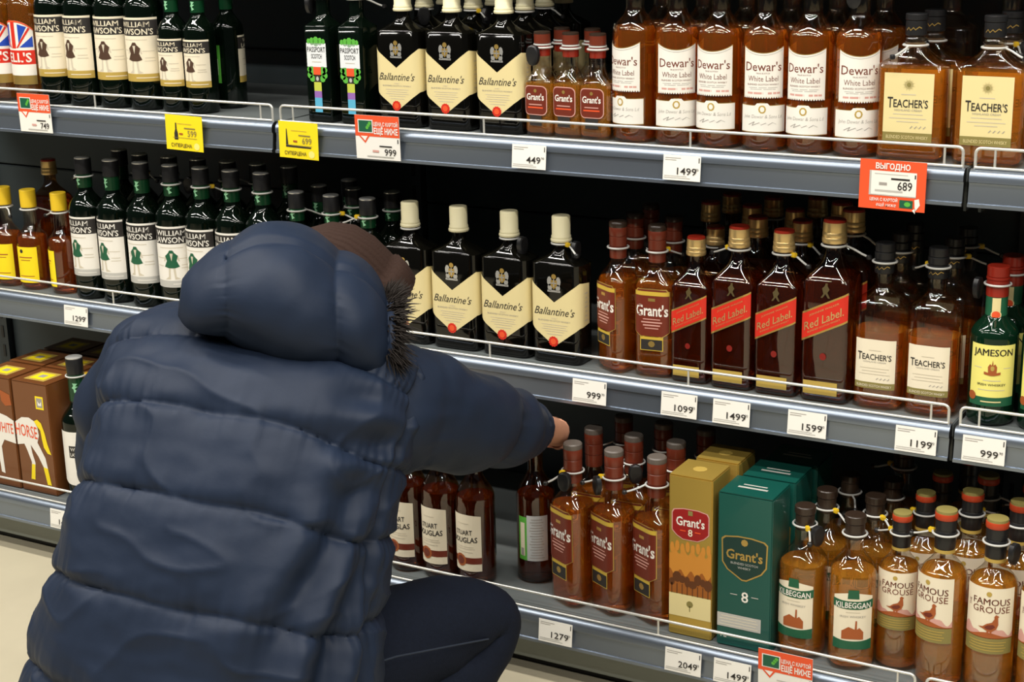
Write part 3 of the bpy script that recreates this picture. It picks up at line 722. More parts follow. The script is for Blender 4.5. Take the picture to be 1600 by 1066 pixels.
def redlabel():
    key = 'red_label'; w, r = 0.0715, 0.011; nr = 0.0135
    P = body_parts(key, 'rect', (w, w, r), 0.178, 0.222, nr, 0.262, SH_BROWN, L_DARK, 0.188, p=0.78, e=0.005)
    P.append(('cap', cap_mesh(key, [([(0.0172, 0.233), (0.0180, 0.2345), (0.0180, 0.240), (0.0172, 0.2415)], GOLDCAP), ([(0.0170, 0.2415), (0.0174, 0.243), (0.0174, 0.248), (0.0166, 0.249)], GOLDCAP), ([(0.0166, 0.2485), (0.0170, 0.25), (0.0166, 0.263)], GOLDCAP), ([(0.0166, 0.2625), (0.0162, 0.266), (0.0148, 0.2672)], REDCAP)]), None, None))
    f = surf_map('rect', w, w, r); hw = w / 2 - 0.001; d = Decal(f)
    sl = 0.50
    d.strip(-hw, hw, lambda s: 0.107 + sl * s, lambda s: 0.1505 + sl * s, GOLD, n=14); d.strip(-hw, hw, lambda s: 0.110 + sl * s, lambda s: 0.1475 + sl * s, RED, 0.0006, n=14)
    P.append(('label', d.mesh(key + '_label'), None, None)); li = len(P) - 1
    d = Decal(f); d.text('Red Label.', 0, 0.127, 0.0125, GOLDCAP, 0.058, 0.006, 0.0, slope=sl); d.text('JOHNNIE WALKER', 0, 0.141, 0.0028, GOLDCAP, 0.044, slope=sl); d.text('BLENDED SCOTCH WHISKY', 0, 0.1165, 0.0026, GOLDCAP, 0.048, slope=sl)
    P.append(('lettering', d.mesh(key + '_letters'), li, None))
    d = Decal(f); EM = mat('print_dull_gold', (0.085, 0.062, 0.022), 0.5); d.poly([(-0.006, 0.158), (-0.002, 0.164), (-0.004, 0.172), (0.0, 0.176), (0.001, 0.180), (0.004, 0.180), (0.004, 0.176), (0.007, 0.171), (0.004, 0.166), (0.008, 0.158), (0.005, 0.158), (0.001, 0.164), (-0.003, 0.158)], EM, 0.0005)
    P.append(('emblem', d.mesh(key + '_emblem'), None, None))
    d = Decal(f); d.strip(-hw + 0.006, hw - 0.012, 0.012, 0.032, OCHRE); P.append(('lower_label', d.mesh(key + '_lower'), None, 'small gold strip label'))
    d = Decal(f); d.disc(0.0, 0.070, 0.0050, 0.0055, mat('glow_dark_red', (0.20, 0.012, 0.008), 0.4), 0.0005); P.append(('seal', d.mesh(key + '_seal'), None, 'dark red dot painted for a glow'))  # disc paints a blurry dark red glow onto the glass
    KIND[key] = dict(parts=P, nr=nr, zc=0.229, H=0.2672, R=w / 2)
redlabel()

def jameson():
    key = 'jameson'; R = 0.0355; nr = 0.0150
    P = body_parts(key, 'rect', (2 * R, 2 * R, R), 0.136, 0.172, nr, 0.240, G_GREEN2, p=1.2)
    P.append(('cap', cap_mesh(key, [(ridged(0.0166, 0.196, 0.222), REDCAP), (ridged(0.0174, 0.222, 0.2265), REDCAP), (ridged(0.0166, 0.2265, 0.243), REDCAP)]), None, None))
    nf = surf_map('rect', 2 * nr + 0.001, 2 * nr + 0.001, nr); d = Decal(nf); d.strip(-PI * nr, PI * nr, 0.168, 0.197, GREEN, 0.0004, n=24); d.strip(-0.006, 0.006, 0.168, 0.196, CREAM, 0.0008); P.append(('neck_label', d.mesh(key + '_neck'), None, None)); ni = len(P) - 1
    d = Decal(nf); d.disc(0, 0.170, 0.0075, 0.0075, CREAM, 0.001); d.disc(0, 0.170, 0.006, 0.006, ORANGE, 0.0013); P.append(('seal', d.mesh(key + '_seal'), ni, None))
    f = surf_map('rect', 2 * R, 2 * R, R); hw = 0.036; d = Decal(f); d.strip(-hw, hw, 0.046, 0.128, LEMON); d.strip(-hw, hw, 0.032, 0.046, GREEN)
    P.append(('label', d.mesh(key + '_label'), None, None)); li = len(P) - 1
    d = Decal(f); d.text('JAMESON', 0, 0.1165, 0.0105, INK, 0.060, 0.012); d.text('IRISH WHISKEY', 0, 0.066, 0.0035, INK, 0.042, 0.01); d.line(0, 0.0725, 0.026, 0.0012, FAINT); d.line(0, 0.0575, 0.04, 0.0010, FAINT); d.line(0, 0.039, 0.03, 0.002, CREAM); d.line(-0.022, 0.092, 0.012, 0.001, FAINT); d.line(0.022, 0.092, 0.012, 0.001, FAINT)
    P.append(('lettering', d.mesh(key + '_letters'), li, None))
    d = Decal(f); d.poly([(-0.5, -0.7), (0.5, -0.7), (0.55, 0.1), (0.3, 0.5), (0.1, 0.3), (0, 1.0), (-0.1, 0.3), (-0.3, 0.5), (-0.55, 0.1)], RUST, 0.0008, (0, 0.093), 0.012); d.strip(-0.012, 0.012, lambda s: 0.080 + abs(s) * 0.2, lambda s: 0.084 + abs(s) * 0.2, RUST, 0.001); d.disc(0, 0.092, 0.0028, 0.004, OCHRE, 0.001); d.disc(-0.030, 0.046, 0.007, 0.007, RUST, 0.001)
    P.append(('emblem', d.mesh(key + '_emblem'), li, None))
    KIND[key] = dict(parts=P, nr=nr, zc=0.215, H=0.243, R=R)
jameson()

def stuart(key, plain_back=False):
    R = 0.0350; nr = 0.0140
    P = body_parts(key, 'rect', (2 * R, 2 * R, R), 0.158, 0.208, nr, 0.276, SH_BROWN, L_DARK, 0.163, p=1.15)
    P.append(('cap', cap_mesh(key, [(ridged(0.0156, 0.244, 0.280), DKBROWN)]), None, None))
    f = surf_map('rect', 2 * R, 2 * R, R); hw = 0.034; d = Decal(f)
    top = lambda s: 0.137 - 0.003 * (s / hw) ** 2
    d.strip(-hw, hw, 0.030, top, PALE, n=16); d.strip(-hw, hw, 0.044, 0.056, MAROON, 0.0007); P.append(('label', d.mesh(key + '_label'), None, None)); li = len(P) - 1
    d = Decal(f); d.text('STUART', 0, 0.103, 0.009, INK, 0.036, 0.014, slope=0.05); d.text('DOUGLAS', 0, 0.089, 0.010, INK, 0.054, 0.014, slope=0.05); arc_text_lines(d, 0, ((0.120, 0.024, 0.001), (0.076, 0.04, 0.001), (0.072, 0.044, 0.001), (0.066, 0.036, 0.001)), FAINT)
    P.append(('lettering', d.mesh(key + '_letters'), li, None))
    d = Decal(f); d.disc(-0.006, 0.050, 0.012, 0.012, RUST, 0.001); d.disc(-0.006, 0.050, 0.008, 0.008, MAROON, 0.0013); P.append(('seal', d.mesh(key + '_seal'), li, None))
    c = PI * R; d = Decal(f); d.strip(c - 0.028, c - 0.010, 0.044, 0.126, LEAF); d.strip(c - 0.024, c - 0.014, 0.052, 0.115, PALE, 0.0007); d.strip(c - 0.010, c + 0.028, 0.044, 0.130, mat('paper_cold_grey', (0.55, 0.57, 0.57), 0.45), 0.0005)
    P.append(('back_label', d.mesh(key + '_back'), None, None)); bi = len(P) - 1
    d = Decal(f)
    for j in range(15): d.line(c + 0.008, 0.050 + j * 0.0052, 0.026 - (j * 7 % 5) * 0.002, 0.0012, GREYINK, 0.0009)
    d.line(c - 0.019, 0.060, 0.006, 0.014, GREYINK, 0.0011); P.append(('print', d.mesh(key + '_backprint'), bi, None))
    KIND[key] = dict(parts=P, nr=nr, zc=0.236, H=0.280, R=R)
stuart('stuart')

def kilbeggan():
    key = 'kilbeggan'; w, r = 0.074, 0.030; nr = 0.0145
    P = body_parts(key, 'rect', (w, w, r), 0.150, 0.198, nr, 0.247, SH_CLEAR, L_GOLD, 0.158, p=1.2)
    P.append(('cap', cap_mesh(key, [(ridged(0.0152, 0.212, 0.238), DKBROWN), (ridged(0.0168, 0.238, 0.251), DKBROWN)]), None, None))
    f = surf_map('rect', w, w, r); hw = 0.031; d = Decal(f)
    ww = lambda s: 0.060
    d.strip(-hw, hw, 0.038, lambda s: 0.134 - 0.006 * (s / hw) ** 2, PALE, n=14); d.strip(-hw, hw, lambda s: 0.038, lambda s: 0.056 - 0.004 * math.cos(s / hw * 1.5), GREEN, 0.0006, n=14)
    P.append(('label', d.mesh(key + '_label'), None, None)); li = len(P) - 1
    d = Decal(f); d.strip(-hw - 0.001, hw + 0.001, lambda s: 0.106 + 0.003 * (s / hw) ** 2, lambda s: 0.120 + 0.003 * (s / hw) ** 2, GREEN, 0.0007, n=12); d.poly([(-0.009, 0.124), (-0.008, 0.139), (0.008, 0.139), (0.009, 0.124)], GREEN, 0.0007)
    P.append(('banner', d.mesh(key + '_banner'), li, 'green name banner')); 
    d = Decal(f); d.text('KILBEGGAN', 0, 0.1135, 0.0095, WHITE, 0.054, 0.016, off=0.0011); d.text('IRISH WHISKEY', 0, 0.094, 0.0034, GREYINK, 0.040); d.line(0, 0.101, 0.022, 0.0009, FAINT); P.append(('lettering', d.mesh(key + '_letters'), li, None))
    d = Decal(f); d.poly([(-0.8, -0.5), (0.8, -0.5), (0.8, 0.1), (0.5, 0.45), (0.32, 0.3), (0.32, 1.0), (0.2, 1.0), (0.16, 0.3), (-0.3, 0.5), (-0.8, 0.15)], RUST, 0.0008, (0, 0.066), 0.021); P.append(('emblem', d.mesh(key + '_emblem'), li, None))
    KIND[key] = dict(parts=P, nr=nr, zc=0.220, H=0.251, R=w / 2)
kilbeggan()

def grouse():
    key = 'grouse'; R = 0.0370; nr = 0.0150
    P = body_parts(key, 'rect', (2 * R, 2 * R, R), 0.176, 0.214, nr, 0.280, SH_CLEAR, L_GOLD, 0.190, p=1.15)
    P.append(('cap', cap_mesh(key, [([(0.0152, 0.222), (0.0158, 0.223), (0.0158, 0.250), (0.0152, 0.251)], BLACKP), (ridged(0.0160, 0.2515, 0.270), BLACKP), ([(0.0166, 0.2695), (0.0172, 0.2705), (0.0172, 0.278), (0.0165, 0.2795)], mat('cap_vermilion', (0.42, 0.045, 0.012), 0.35)), ([(0.0160, 0.279), (0.0158, 0.2835), (0.0145, 0.284)], OLIVE)]), None, None))
    nf = surf_map('rect', 2 * nr + 0.0006, 2 * nr + 0.0006, nr); d = Decal(nf); d.strip(-PI * nr, PI * nr, 0.2165, 0.222, OCHRE, 0.0005, n=24); P.append(('neck_band', d.mesh(key + '_neckband'), None, None))
    f = surf_map('rect', 2 * R, 2 * R, R); hw = 0.040; d = Decal(f)
    d.strip(-hw, hw, 0.104, 0.185, PALE); d.strip(-hw, hw, 0.078, 0.103, OLIVE)
    P.append(('label', d.mesh(key + '_label'), None, None)); li = len(P) - 1
    d = Decal(f)
    d.strip(-hw, hw, lambda s: 0.104, lambda s: 0.116 + 0.006 * math.sin(s * 150) + 0.003 * math.sin(s * 330), PINK, 0.0006, n=26); d.strip(-hw, hw, 0.104, lambda s: 0.109 + 0.004 * math.cos(s * 90), RUST, 0.0007, n=26)
    bird = [(-1.0, -0.10), (-0.62, -0.05), (-0.3, 0.22), (0.12, 0.40), (0.30, 0.72), (0.28, 0.95), (0.42, 1.10), (0.58, 1.02), (0.68, 0.92), (0.58, 0.86), (0.60, 0.55), (0.62, 0.20), (0.48, -0.20), (0.15, -0.42), (0.12, -0.66), (0.26, -0.72), (0.02, -0.74), (0.0, -0.46), (-0.12, -0.44), (-0.16, -0.66), (-0.02, -0.72), (-0.26, -0.72), (-0.24, -0.42), (-0.5, -0.28)]
    d.poly(bird, RUST, 0.0010, (0.004, 0.123), 0.018); d.poly([(-0.5, -0.1), (-0.2, 0.12), (0.2, 0.2), (0.4, 0.0), (0.1, -0.25), (-0.25, -0.25)], MAROON, 0.0012, (0.004, 0.123), 0.018)
    P.append(('bird_picture', d.mesh(key + '_bird'), li, 'red-brown game bird standing on heather'))
    d = Decal(f); d.text('FAMOUS', 0.004, 0.1625, 0.0105, BROWNINK, 0.056, 0.006); d.text('GROUSE', 0.004, 0.150, 0.0105, BROWNINK, 0.056, 0.002); d.disc(0.0, 0.175, 0.004, 0.004, OCHRE)
    vs, fs, w_ = text2d('THE', 0.004); d.mb.raw([f(-0.0305 - (y - 0.35) * 0.0055, 0.156 + x * 0.0062, 0.0008) for x, y in vs], fs, BROWNINK)
    P.append(('lettering', d.mesh(key + '_letters'), li, None)); d = Decal(f)
    for z in (0.097, 0.0925, 0.088, 0.0835): d.line(0, z, 0.062 - (z * 1000 % 3) * 0.004, 0.0014, OCHRE)
    P.append(('small_print', d.mesh(key + '_small'), li, None))
    d = Decal(f); d.strip(-0.020, 0.020, 0.030, 0.074, SH_CLEAR, 0.0006); P.append(('embossed_panel', d.mesh(key + '_panel'), None, None))
    KIND[key] = dict(parts=P, nr=nr, zc=0.246, H=0.284, R=R)
grouse()

# ------------------------------------------------------------------ security tag pieces
def tag_meshes(nr):
    k = 'collar_%d' % round(nr * 1e5)
    if k in MATS: return MATS[k]
    m = MB(); m.torus(nr + 0.0042, 0.0017, 0, GREYPL)
    st = MB(); a = nr + 0.004
    st.tube([(a, 0, 0.0), (a + 0.010, 0.002, -0.004), (a + 0.024, 0.0, -0.010), (a + 0.034, -0.002, -0.013)], 0.0016, GREYPL, 6)
    st.lathe([(0.003, -0.017), (0.0042, -0.0155), (0.0042, -0.0115), (0.003, -0.010)], BLACKP, 12, a + 0.035, -0.002)
    cl = MB(); cl.bbox(a - 0.002, a + 0.008, -0.0035, 0.0035, -0.004, 0.0035, YELPL, e=0.0012)
    hs = MB(); n = 16; vs = []; fs = []
    outline = [(0.0, 0.012), (0.007, 0.010), (0.011, 0.004), (0.012, -0.004), (0.010, -0.014), (0.006, -0.020), (0, -0.022), (-0.006, -0.020), (-0.010, -0.014), (-0.012, -0.004), (-0.011, 0.004), (-0.007, 0.010)]
    for x, sc in ((-0.005, 0.80), (-0.0035, 1.0), (0.0035, 1.0), (0.005, 0.80)):
        for u, v in outline: vs.append((x + a + 0.012, u * sc, v * sc - 0.006))
    n = len(outline)
    for i in range(3):
        for j in range(n): fs.append((i * n + j, i * n + (j + 1) % n, (i + 1) * n + (j + 1) % n, (i + 1) * n + j))
    fs += [list(range(n))[::-1], [3 * n + j for j in range(n)]]
    hs.raw(vs, fs, BLACKP)
    hs2 = MB()
    hs2.lathe([(0.0035, 0.0), (0.0045, 0.001), (0.0045, 0.0025), (0.003, 0.0035)], SILVER, 14)
    MATS[k] = (m.mesh('collar'), st.mesh('strap'), cl.mesh('clip'), hs.mesh('housing', 30))
    return MATS[k]

def bottle(kind, shelf_k, x, y, rot, label, scale=1.0, tagged=None, group=None, dz=0.0):
    K = KIND[kind]
    root = empty('whisky_bottle', (x, y, SZ[shelf_k] + 0.0008 + dz), math.radians(rot)); root.scale = (scale, scale, scale)
    tag(root, label, 'bottle', group)
    made = []
    for name, me, par, lab in K['parts']:
        o = obj(name, me, root if par is None else made[par])
        if lab: o['label'] = lab
        made.append(o)
    if tagged is not None:
        mode, ang = tagged
        c, st, cl, hs = tag_meshes(K['nr'])
        t = empty('security_tag', (0, 0, K['zc']), math.radians(ang - rot), root)
        obj('collar', c, t)
        if mode in ('strap', 'clip', 'full'): obj('strap', st, t)
        if mode in ('clip', 'full'): obj('clip', cl, t)
        if mode in ('pad', 'full'): obj('housing', hs, t, (0, 0, 0), (0, 0, 0.5 if mode == 'full' else 0))
    return root

# ------------------------------------------------------------------ the crouching person
NAVY = mat('jacket_nylon_navy', (0.0110, 0.0190, 0.0395), 0.56, spec=0.24, noise_amt=0.12, noise_scale=14, bump=0.2, bump_scale=55)
DENIM = mat('jeans_denim', (0.0055, 0.0085, 0.018), 0.85, spec=0.2, noise_amt=0.35, noise_scale=220, bump=0.3, bump_scale=500)
STITCH = mat('jeans_stitch', (0.016, 0.024, 0.042), 0.8)
WOOL = mat('beanie_wool_brown', (0.024, 0.0082, 0.0034), 0.9, bump=0.4, bump_scale=300)
FUR = mat('hood_fur_dark', (0.014, 0.009, 0.006), 0.8)
SKIN = mat('skin', (0.55, 0.27, 0.17), 0.5, noise_amt=0.12, noise_scale=60)
SHOE = mat('shoe_leather_black', (0.012, 0.011, 0.010), 0.5)
SOLE = mat('shoe_sole', (0.03, 0.03, 0.03), 0.8)

def cr(vals, t):
    """Catmull-Rom through a list (numbers or Vectors), t in 0..1"""
    n = len(vals) - 1; x = min(max(t, 0.0), 0.999999) * n; i = int(x); u = x - i
    p0, p1, p2, p3 = vals[max(i - 1, 0)], vals[i], vals[i + 1], vals[min(i + 2, n)]
    return (p1 * 2 + (p2 - p0) * u + (p0 * 2 - p1 * 5 + p2 * 4 - p3) * (u * u) + (p1 * 3 - p0 - p2 * 3 + p3) * (u * u * u)) * 0.5

def quilt(name, cs, As, Bs, Rs, Ns, nu, nv, disp, m, ex=2.3, cap0=True, cap1=True):
    """loft of super-ellipse rings; disp(theta, v, point) pushes each vertex outward"""
    vs = []; fs = []
    for j in range(nv + 1):
        v = j / nv
        c = cr(cs, v); a = cr(As, v); b = cr(Bs, v); R = cr(Rs, v).normalized(); N = cr(Ns, v).normalized()
        for i in range(nu):
            th = 2 * PI * i / nu; ct, st = math.cos(th), math.sin(th)
            q = (abs(ct) ** ex + abs(st) ** ex) ** (-1 / ex)
            p = R * (a * ct * q) + N * (b * st * q)
            o = (R * (ct / max(a, 1e-3)) + N * (st / max(b, 1e-3))).normalized()
            w = c + p
            vs.append(w + o * disp(th, v, w))
    for j in range(nv):
        for i in range(nu): fs.append((j * nu + i, j * nu + (i + 1) % nu, (j + 1) * nu + (i + 1) % nu, (j + 1) * nu + i))
    if cap0: fs.append(list(range(nu))[::-1])
    if cap1: fs.append([nv * nu + i for i in range(nu)])
    return new_mesh(name, vs, fs, m, None, 80)

def fbm(p, s, seed=0.0): return noise.fractal(Vector((p[0] * s + seed, p[1] * s - seed, p[2] * s + seed * 0.5)), 1.0, 2.0, 3)
def baffle(v, seams, sharp=3.0):
    """0 in a seam, 1 in the middle of a baffle; also the signed distance to the nearest seam"""
    for a, b in zip(seams, seams[1:]):
        if a <= v <= b:
            t = (v - a) / (b - a)
            return (1 - abs(2 * t - 1) ** sharp) ** 0.75, min(v - a, b - v)
    return 0.0, 0.0

V = Vector
person = empty('person', (0.44, -0.62, 0.0))
tag(person, 'person in navy puffer jacket, jeans and brown beanie crouching and reaching to the bottom shelf', 'person')
OFF = V((0.44, -0.62, 0.0))
def rel(me):
    for v in me.vertices: v.co -= OFF
    return me

# body: one continuous skin, mostly under the clothes
def skinned(name, joints, bones, m, levels_=2, root=0):
    me = bpy.data.meshes.new(name)
    me.from_pydata([tuple(V(j[:3]) - OFF) for j in joints], bones, [])
    me.materials.append(m)
    o = bpy.data.objects.new(name, me); COL.objects.link(o)
    md = o.modifiers.new('skin', 'SKIN'); md.use_smooth_shade = True
    for i, j in enumerate(joints):
        sv = me.skin_vertices[0].data[i]; r = j[3]
        sv.radius = (r, j[4] if len(j) > 4 else r); sv.use_root = (i == root)
    sb = o.modifiers.new('sub', 'SUBSURF'); sb.levels = levels_; sb.render_levels = levels_
    dg = bpy.context.evaluated_depsgraph_get()
    me2 = bpy.data.meshes.new_from_object(o.evaluated_get(dg))
    bpy.data.objects.remove(o); bpy.data.meshes.remove(me)
    me2.name = name
    me2.materials.clear(); me2.materials.append(m)
    me2.polygons.foreach_set('use_smooth', [True] * len(me2.polygons))
    return me2
J = []; B = []
def chain(start, pts):
    prev = start
    for p in pts:
        J.append(p); k = len(J) - 1
        if prev is not None: B.append((prev, k))
        prev = k
    return prev
chain(None, [(0.42, -0.77, 0.26, 0.12)])
chest = chain(0, [(0.42, -0.72, 0.42, 0.11), (0.415, -0.62, 0.58, 0.12)])
neck = chain(chest, [(0.415, -0.560, 0.68, 0.055), (0.418, -0.53, 0.710, 0.05)])
head = chain(neck, [(0.425, -0.50, 0.735, 0.068), (0.442, -0.472, 0.742, 0.078), (0.462, -0.450, 0.730, 0.074), (0.478, -0.435, 0.712, 0.056), (0.486, -0.428, 0.694, 0.033)])
nose = chain(head - 1, [(0.518, -0.402, 0.706, 0.012), (0.522, -0.398, 0.696, 0.010)])
for sgn in (-1, 1): chain(head - 2, [(0.462 + sgn * 0.054, -0.450 - sgn * 0.060, 0.722, 0.014), (0.459 + sgn * 0.060, -0.454 - sgn * 0.066, 0.715, 0.010)])
ra = chain(chest, [(0.565, -0.555, 0.660, 0.055), (0.615, -0.40, 0.583, 0.042), (0.626, -0.275, 0.517, 0.038), (0.600, -0.17, 0.477, 0.032), (0.586, -0.088, 0.452, 0.027)])
palm = chain(ra, [(0.581, -0.054, 0.440, 0.033, 0.026), (0.572, -0.022, 0.421, 0.030, 0.025)])
# four unequal fingers close round the bottle cap, thumb from the side of the palm
for k, (dz, L) in enumerate(((0.018, 0.95), (0.004, 1.0), (-0.010, 0.95), (-0.022, 0.82))):
    z = 0.408 + dz
    chain(palm, [(0.567, -0.002, z + 0.004, 0.0095), (0.552, 0.021 * L, z, 0.0088), (0.530, 0.0285 * L, z - 0.003, 0.0082), (0.506 + (1 - L) * 0.1, 0.0235, z - 0.006, 0.0072)])
chain(palm - 1, [(0.556, -0.048, 0.420, 0.0115), (0.541, -0.040, 0.408, 0.0100), (0.524, -0.0295, 0.400, 0.0088), (0.507, -0.024, 0.396, 0.0076)])
la = chain(chest, [(0.245, -0.60, 0.650, 0.055), (0.148, -0.60, 0.560, 0.045), (0.114, -0.585, 0.455, 0.040), (0.150, -0.46, 0.410, 0.034), (0.205, -0.37, 0.375, 0.026)])
lp = chain(la, [(0.228, -0.335, 0.362, 0.030, 0.020), (0.240, -0.315, 0.352, 0.028, 0.018)])
for k in range(4): chain(lp, [(0.240 + 0.018 * (k - 1.5), -0.285, 0.350 - 0.002 * k, 0.0092), (0.240 + 0.018 * (k - 1.5), -0.262, 0.335, 0.0086), (0.242 + 0.018 * (k - 1.5), -0.250, 0.314, 0.0074)])
chain(lp - 1, [(0.262, -0.325, 0.350, 0.0112), (0.280, -0.305, 0.340, 0.0100), (0.288, -0.288, 0.330, 0.0080)])
chain(0, [(0.52, -0.74, 0.26, 0.075), (0.585, -0.56, 0.265, 0.068), (0.628, -0.41, 0.258, 0.055), (0.630, -0.55, 0.175, 0.048), (0.632, -0.70, 0.105, 0.034), (0.634, -0.66, 0.050, 0.034), (0.636, -0.575, 0.035, 0.030)])
chain(0, [(0.32, -0.74, 0.26, 0.075), (0.255, -0.56, 0.270, 0.068), (0.215, -0.42, 0.262, 0.055), (0.230, -0.55, 0.180, 0.048), (0.240, -0.70, 0.105, 0.034), (0.238, -0.66, 0.050, 0.034), (0.236, -0.575, 0.035, 0.030)])
body = obj('body', skinned('body', J, B, SKIN, 2, 0), person)

# jeans
J = []; B = []
chain(None, [(0.42, -0.76, 0.25, 0.135)])
rl = chain(0, [(0.515, -0.735, 0.250, 0.100), (0.575, -0.58, 0.262, 0.092), (0.634, -0.445, 0.274, 0.078), (0.650, -0.398, 0.257, 0.070), (0.644, -0.450, 0.200, 0.068), (0.632, -0.57, 0.155, 0.062), (0.632, -0.690, 0.115, 0.052)])
ll = chain(0, [(0.325, -0.735, 0.250, 0.100), (0.270, -0.58, 0.255, 0.092), (0.220, -0.445, 0.258, 0.076), (0.212, -0.405, 0.240, 0.066), (0.216, -0.450, 0.195, 0.066), (0.230, -0.57, 0.155, 0.062), (0.240, -0.690, 0.115, 0.052)])
jm = skinned('jeans', J, B, DENIM, 3, 0)
for v in jm.vertices:
    p = v.co + OFF
    d = 0.006 * fbm(p, 9.0, 3.1) + 0.004 * math.sin(90 * (p.z + p.y * 0.8)) * max(0, 1 - abs((p - V((0.63, -0.50, 0.19))).length) / 0.14)
    v.co += v.normal * d
jeans = obj('jeans', jm, person)
sm = MB(); sm.tube([V(p) - OFF for p in ((0.628, -0.76, 0.318), (0.655, -0.66, 0.306), (0.682, -0.56, 0.283), (0.698, -0.48, 0.262))], 0.0014, STITCH, 6)
obj('side_seam', sm.mesh('side_seam'), jeans)
for nm, x in (('shoe', 0.634), ('shoe', 0.238)):
    s = MB(); s.bbox(x - 0.045, x + 0.045, -0.735, -0.475, 0.0, 0.028, SOLE, e=0.012)
    me = quilt('shoe', [V((x, -0.74, 0.055)), V((x, -0.70, 0.07)), V((x, -0.62, 0.055)), V((x, -0.52, 0.040)), V((x, -0.475, 0.032))], [0.030, 0.042, 0.045, 0.044, 0.024], [0.030, 0.050, 0.042, 0.026, 0.014], [V((1, 0, 0))] * 5, [V((0, 0, 1))] * 5, 20, 16, lambda t, v, p: 0.0, SHOE, 2.4)
    so = obj('shoe', rel(me), person); obj('sole', rel(s.mesh('sole', 30)), so)

# jacket torso
def rvec(deg): return V((math.cos(math.radians(deg)), math.sin(math.radians(deg)), -0.06))
def nvec(deg, tilt):
    r, t = math.radians(deg), math.radians(tilt)
    return V((math.sin(r) * math.cos(t), -math.cos(r) * math.cos(t), math.sin(t)))
ST = [((0.425, -0.795, 0.10), 0.250, 0.195, 10, 0), ((0.422, -0.805, 0.20), 0.256, 0.185, 10, 5), ((0.426, -0.795, 0.31), 0.240, 0.175, 10, 12), ((0.440, -0.765, 0.42), 0.220, 0.165, 12, 20), ((0.440, -0.712, 0.53), 0.214, 0.155, 13, 30),
      ((0.428, -0.655, 0.625), 0.222, 0.136, 14, 42), ((0.418, -0.605, 0.692), 0.220, 0.080, 15, 54), ((0.415, -0.565, 0.728), 0.165, 0.045, 15, 60), ((0.42, -0.535, 0.745), 0.090, 0.035, 15, 64)]
SEAMS = [-0.05, 0.09, 0.225, 0.355, 0.472, 0.575, 0.70, 1.06]
def torso_disp(th, v, p):
    w = 0.010 * math.sin(2 * th + 0.6) + 0.010 * noise.noise(V((math.cos(th) * 1.5, math.sin(th) * 1.5, 2.0)))
    b, ds = baffle(min(max(v + w, -0.02), 1.05), SEAMS, 5.0)
    d = (0.0085 + 0.006 * abs(math.cos(th))) * b - 0.004
    d += 0.009 * fbm(p, 5.0, 1.7) + 0.0012 * noise.noise(V((p.x * 30, p.y * 30, p.z * 55))) + 0.004 * (1 - abs(noise.noise(V((p.x * 9 + p.z * 5, p.y * 9, p.z * 16 - p.x * 4))))) ** 6
    near = math.exp(-ds / 0.022)
    d += near * 0.0040 * noise.noise(V((th * 22.0, v * 4.0, 7.0)))                     # puckers along the stitching
    d += 0.005 * noise.noise(V((th * 4.0, v * 14.0, 1.0))) * (0.4 + 0.6 * near)
    for s0 in (math.radians(8), math.radians(176)):                                     # side seams
        e = abs((th - s0 + PI) % (2 * PI) - PI)
        d -= 0.012 * math.exp(-(e / 0.05) ** 2)
        d += 0.005 * math.exp(-e / 0.20) * noise.noise(V((v * 46.0, th * 2.0, 3.0)))
    # drag folds running from the hip up to the right armpit
    q = (th - math.radians(35)) * 1.1 + (v - 0.30) * 2.0
    mask = math.exp(-((th - math.radians(32)) / 0.45) ** 2) * math.exp(-((v - 0.30) / 0.22) ** 2)
    d += 0.016 * mask * math.sin(q * 14.0 + 1.5 * noise.noise(p * 6.0))
    mask2 = math.exp(-((th - math.radians(28)) / 0.35) ** 2) * math.exp(-((v - 0.58) / 0.07) ** 2)
    d += 0.010 * mask2 * math.sin(v * 90 + th * 5)
    return d
tm_ = quilt('jacket', [V(s[0]) for s in ST], [s[1] for s in ST], [s[2] for s in ST], [rvec(s[3]) for s in ST], [nvec(s[3], s[4]) for s in ST], 340, 300, torso_disp, NAVY, 2.3)
jacket = obj('jacket', rel(tm_), person); tag(jacket, 'navy quilted puffer jacket')

# sleeves
def frames(cs):
    T = []
    for i in range(len(cs)): T.append((cs[min(i + 1, len(cs) - 1)] - cs[max(i - 1, 0)]).normalized())
    up = V((0, 0, 1)); Rl = []; Nl = []
    for t in T:
        r = t.cross(up).normalized(); Rl.append(r); Nl.append(r.cross(t).normalized())
    return Rl, Nl
def sleeve(cs, As, seams, seed, fold):
    cs = [V(c) for c in cs]; Rl, Nl = frames(cs)
    def dsp(th, v, p):
        b, ds = baffle(v + 0.012 * math.sin(th + seed), seams, 2.6)
        d = 0.009 * b + 0.008 * fbm(p, 8.0, seed)
        d += math.exp(-ds / 0.03) * 0.003 * noise.noise(V((math.cos(th) * 9, math.sin(th) * 9, seed)))
        d += fold * math.sin(v * 34 + 2.2 * math.sin(th + seed) + 2.0 * noise.noise(p * 7)) * (0.35 + 0.65 * abs(math.sin(th * 0.5 + 0.4)))
        return d
    return quilt('sleeve', cs, As, [a * 0.95 for a in As], Rl, Nl, 88, 120, dsp, NAVY, 2.1)
sl = sleeve([(0.50, -0.600, 0.622), (0.556, -0.550, 0.622), (0.594, -0.470, 0.600), (0.612, -0.390, 0.564), (0.620, -0.310, 0.530), (0.612, -0.235, 0.502), (0.600, -0.180, 0.483), (0.588, -0.140, 0.468), (0.583, -0.122, 0.462)], [0.084, 0.094, 0.086, 0.073, 0.061, 0.051, 0.043, 0.035, 0.029], [-0.1, 0.22, 0.48, 0.74, 0.93, 1.1], 2.0, 0.0048)
obj('sleeve', rel(sl), jacket)
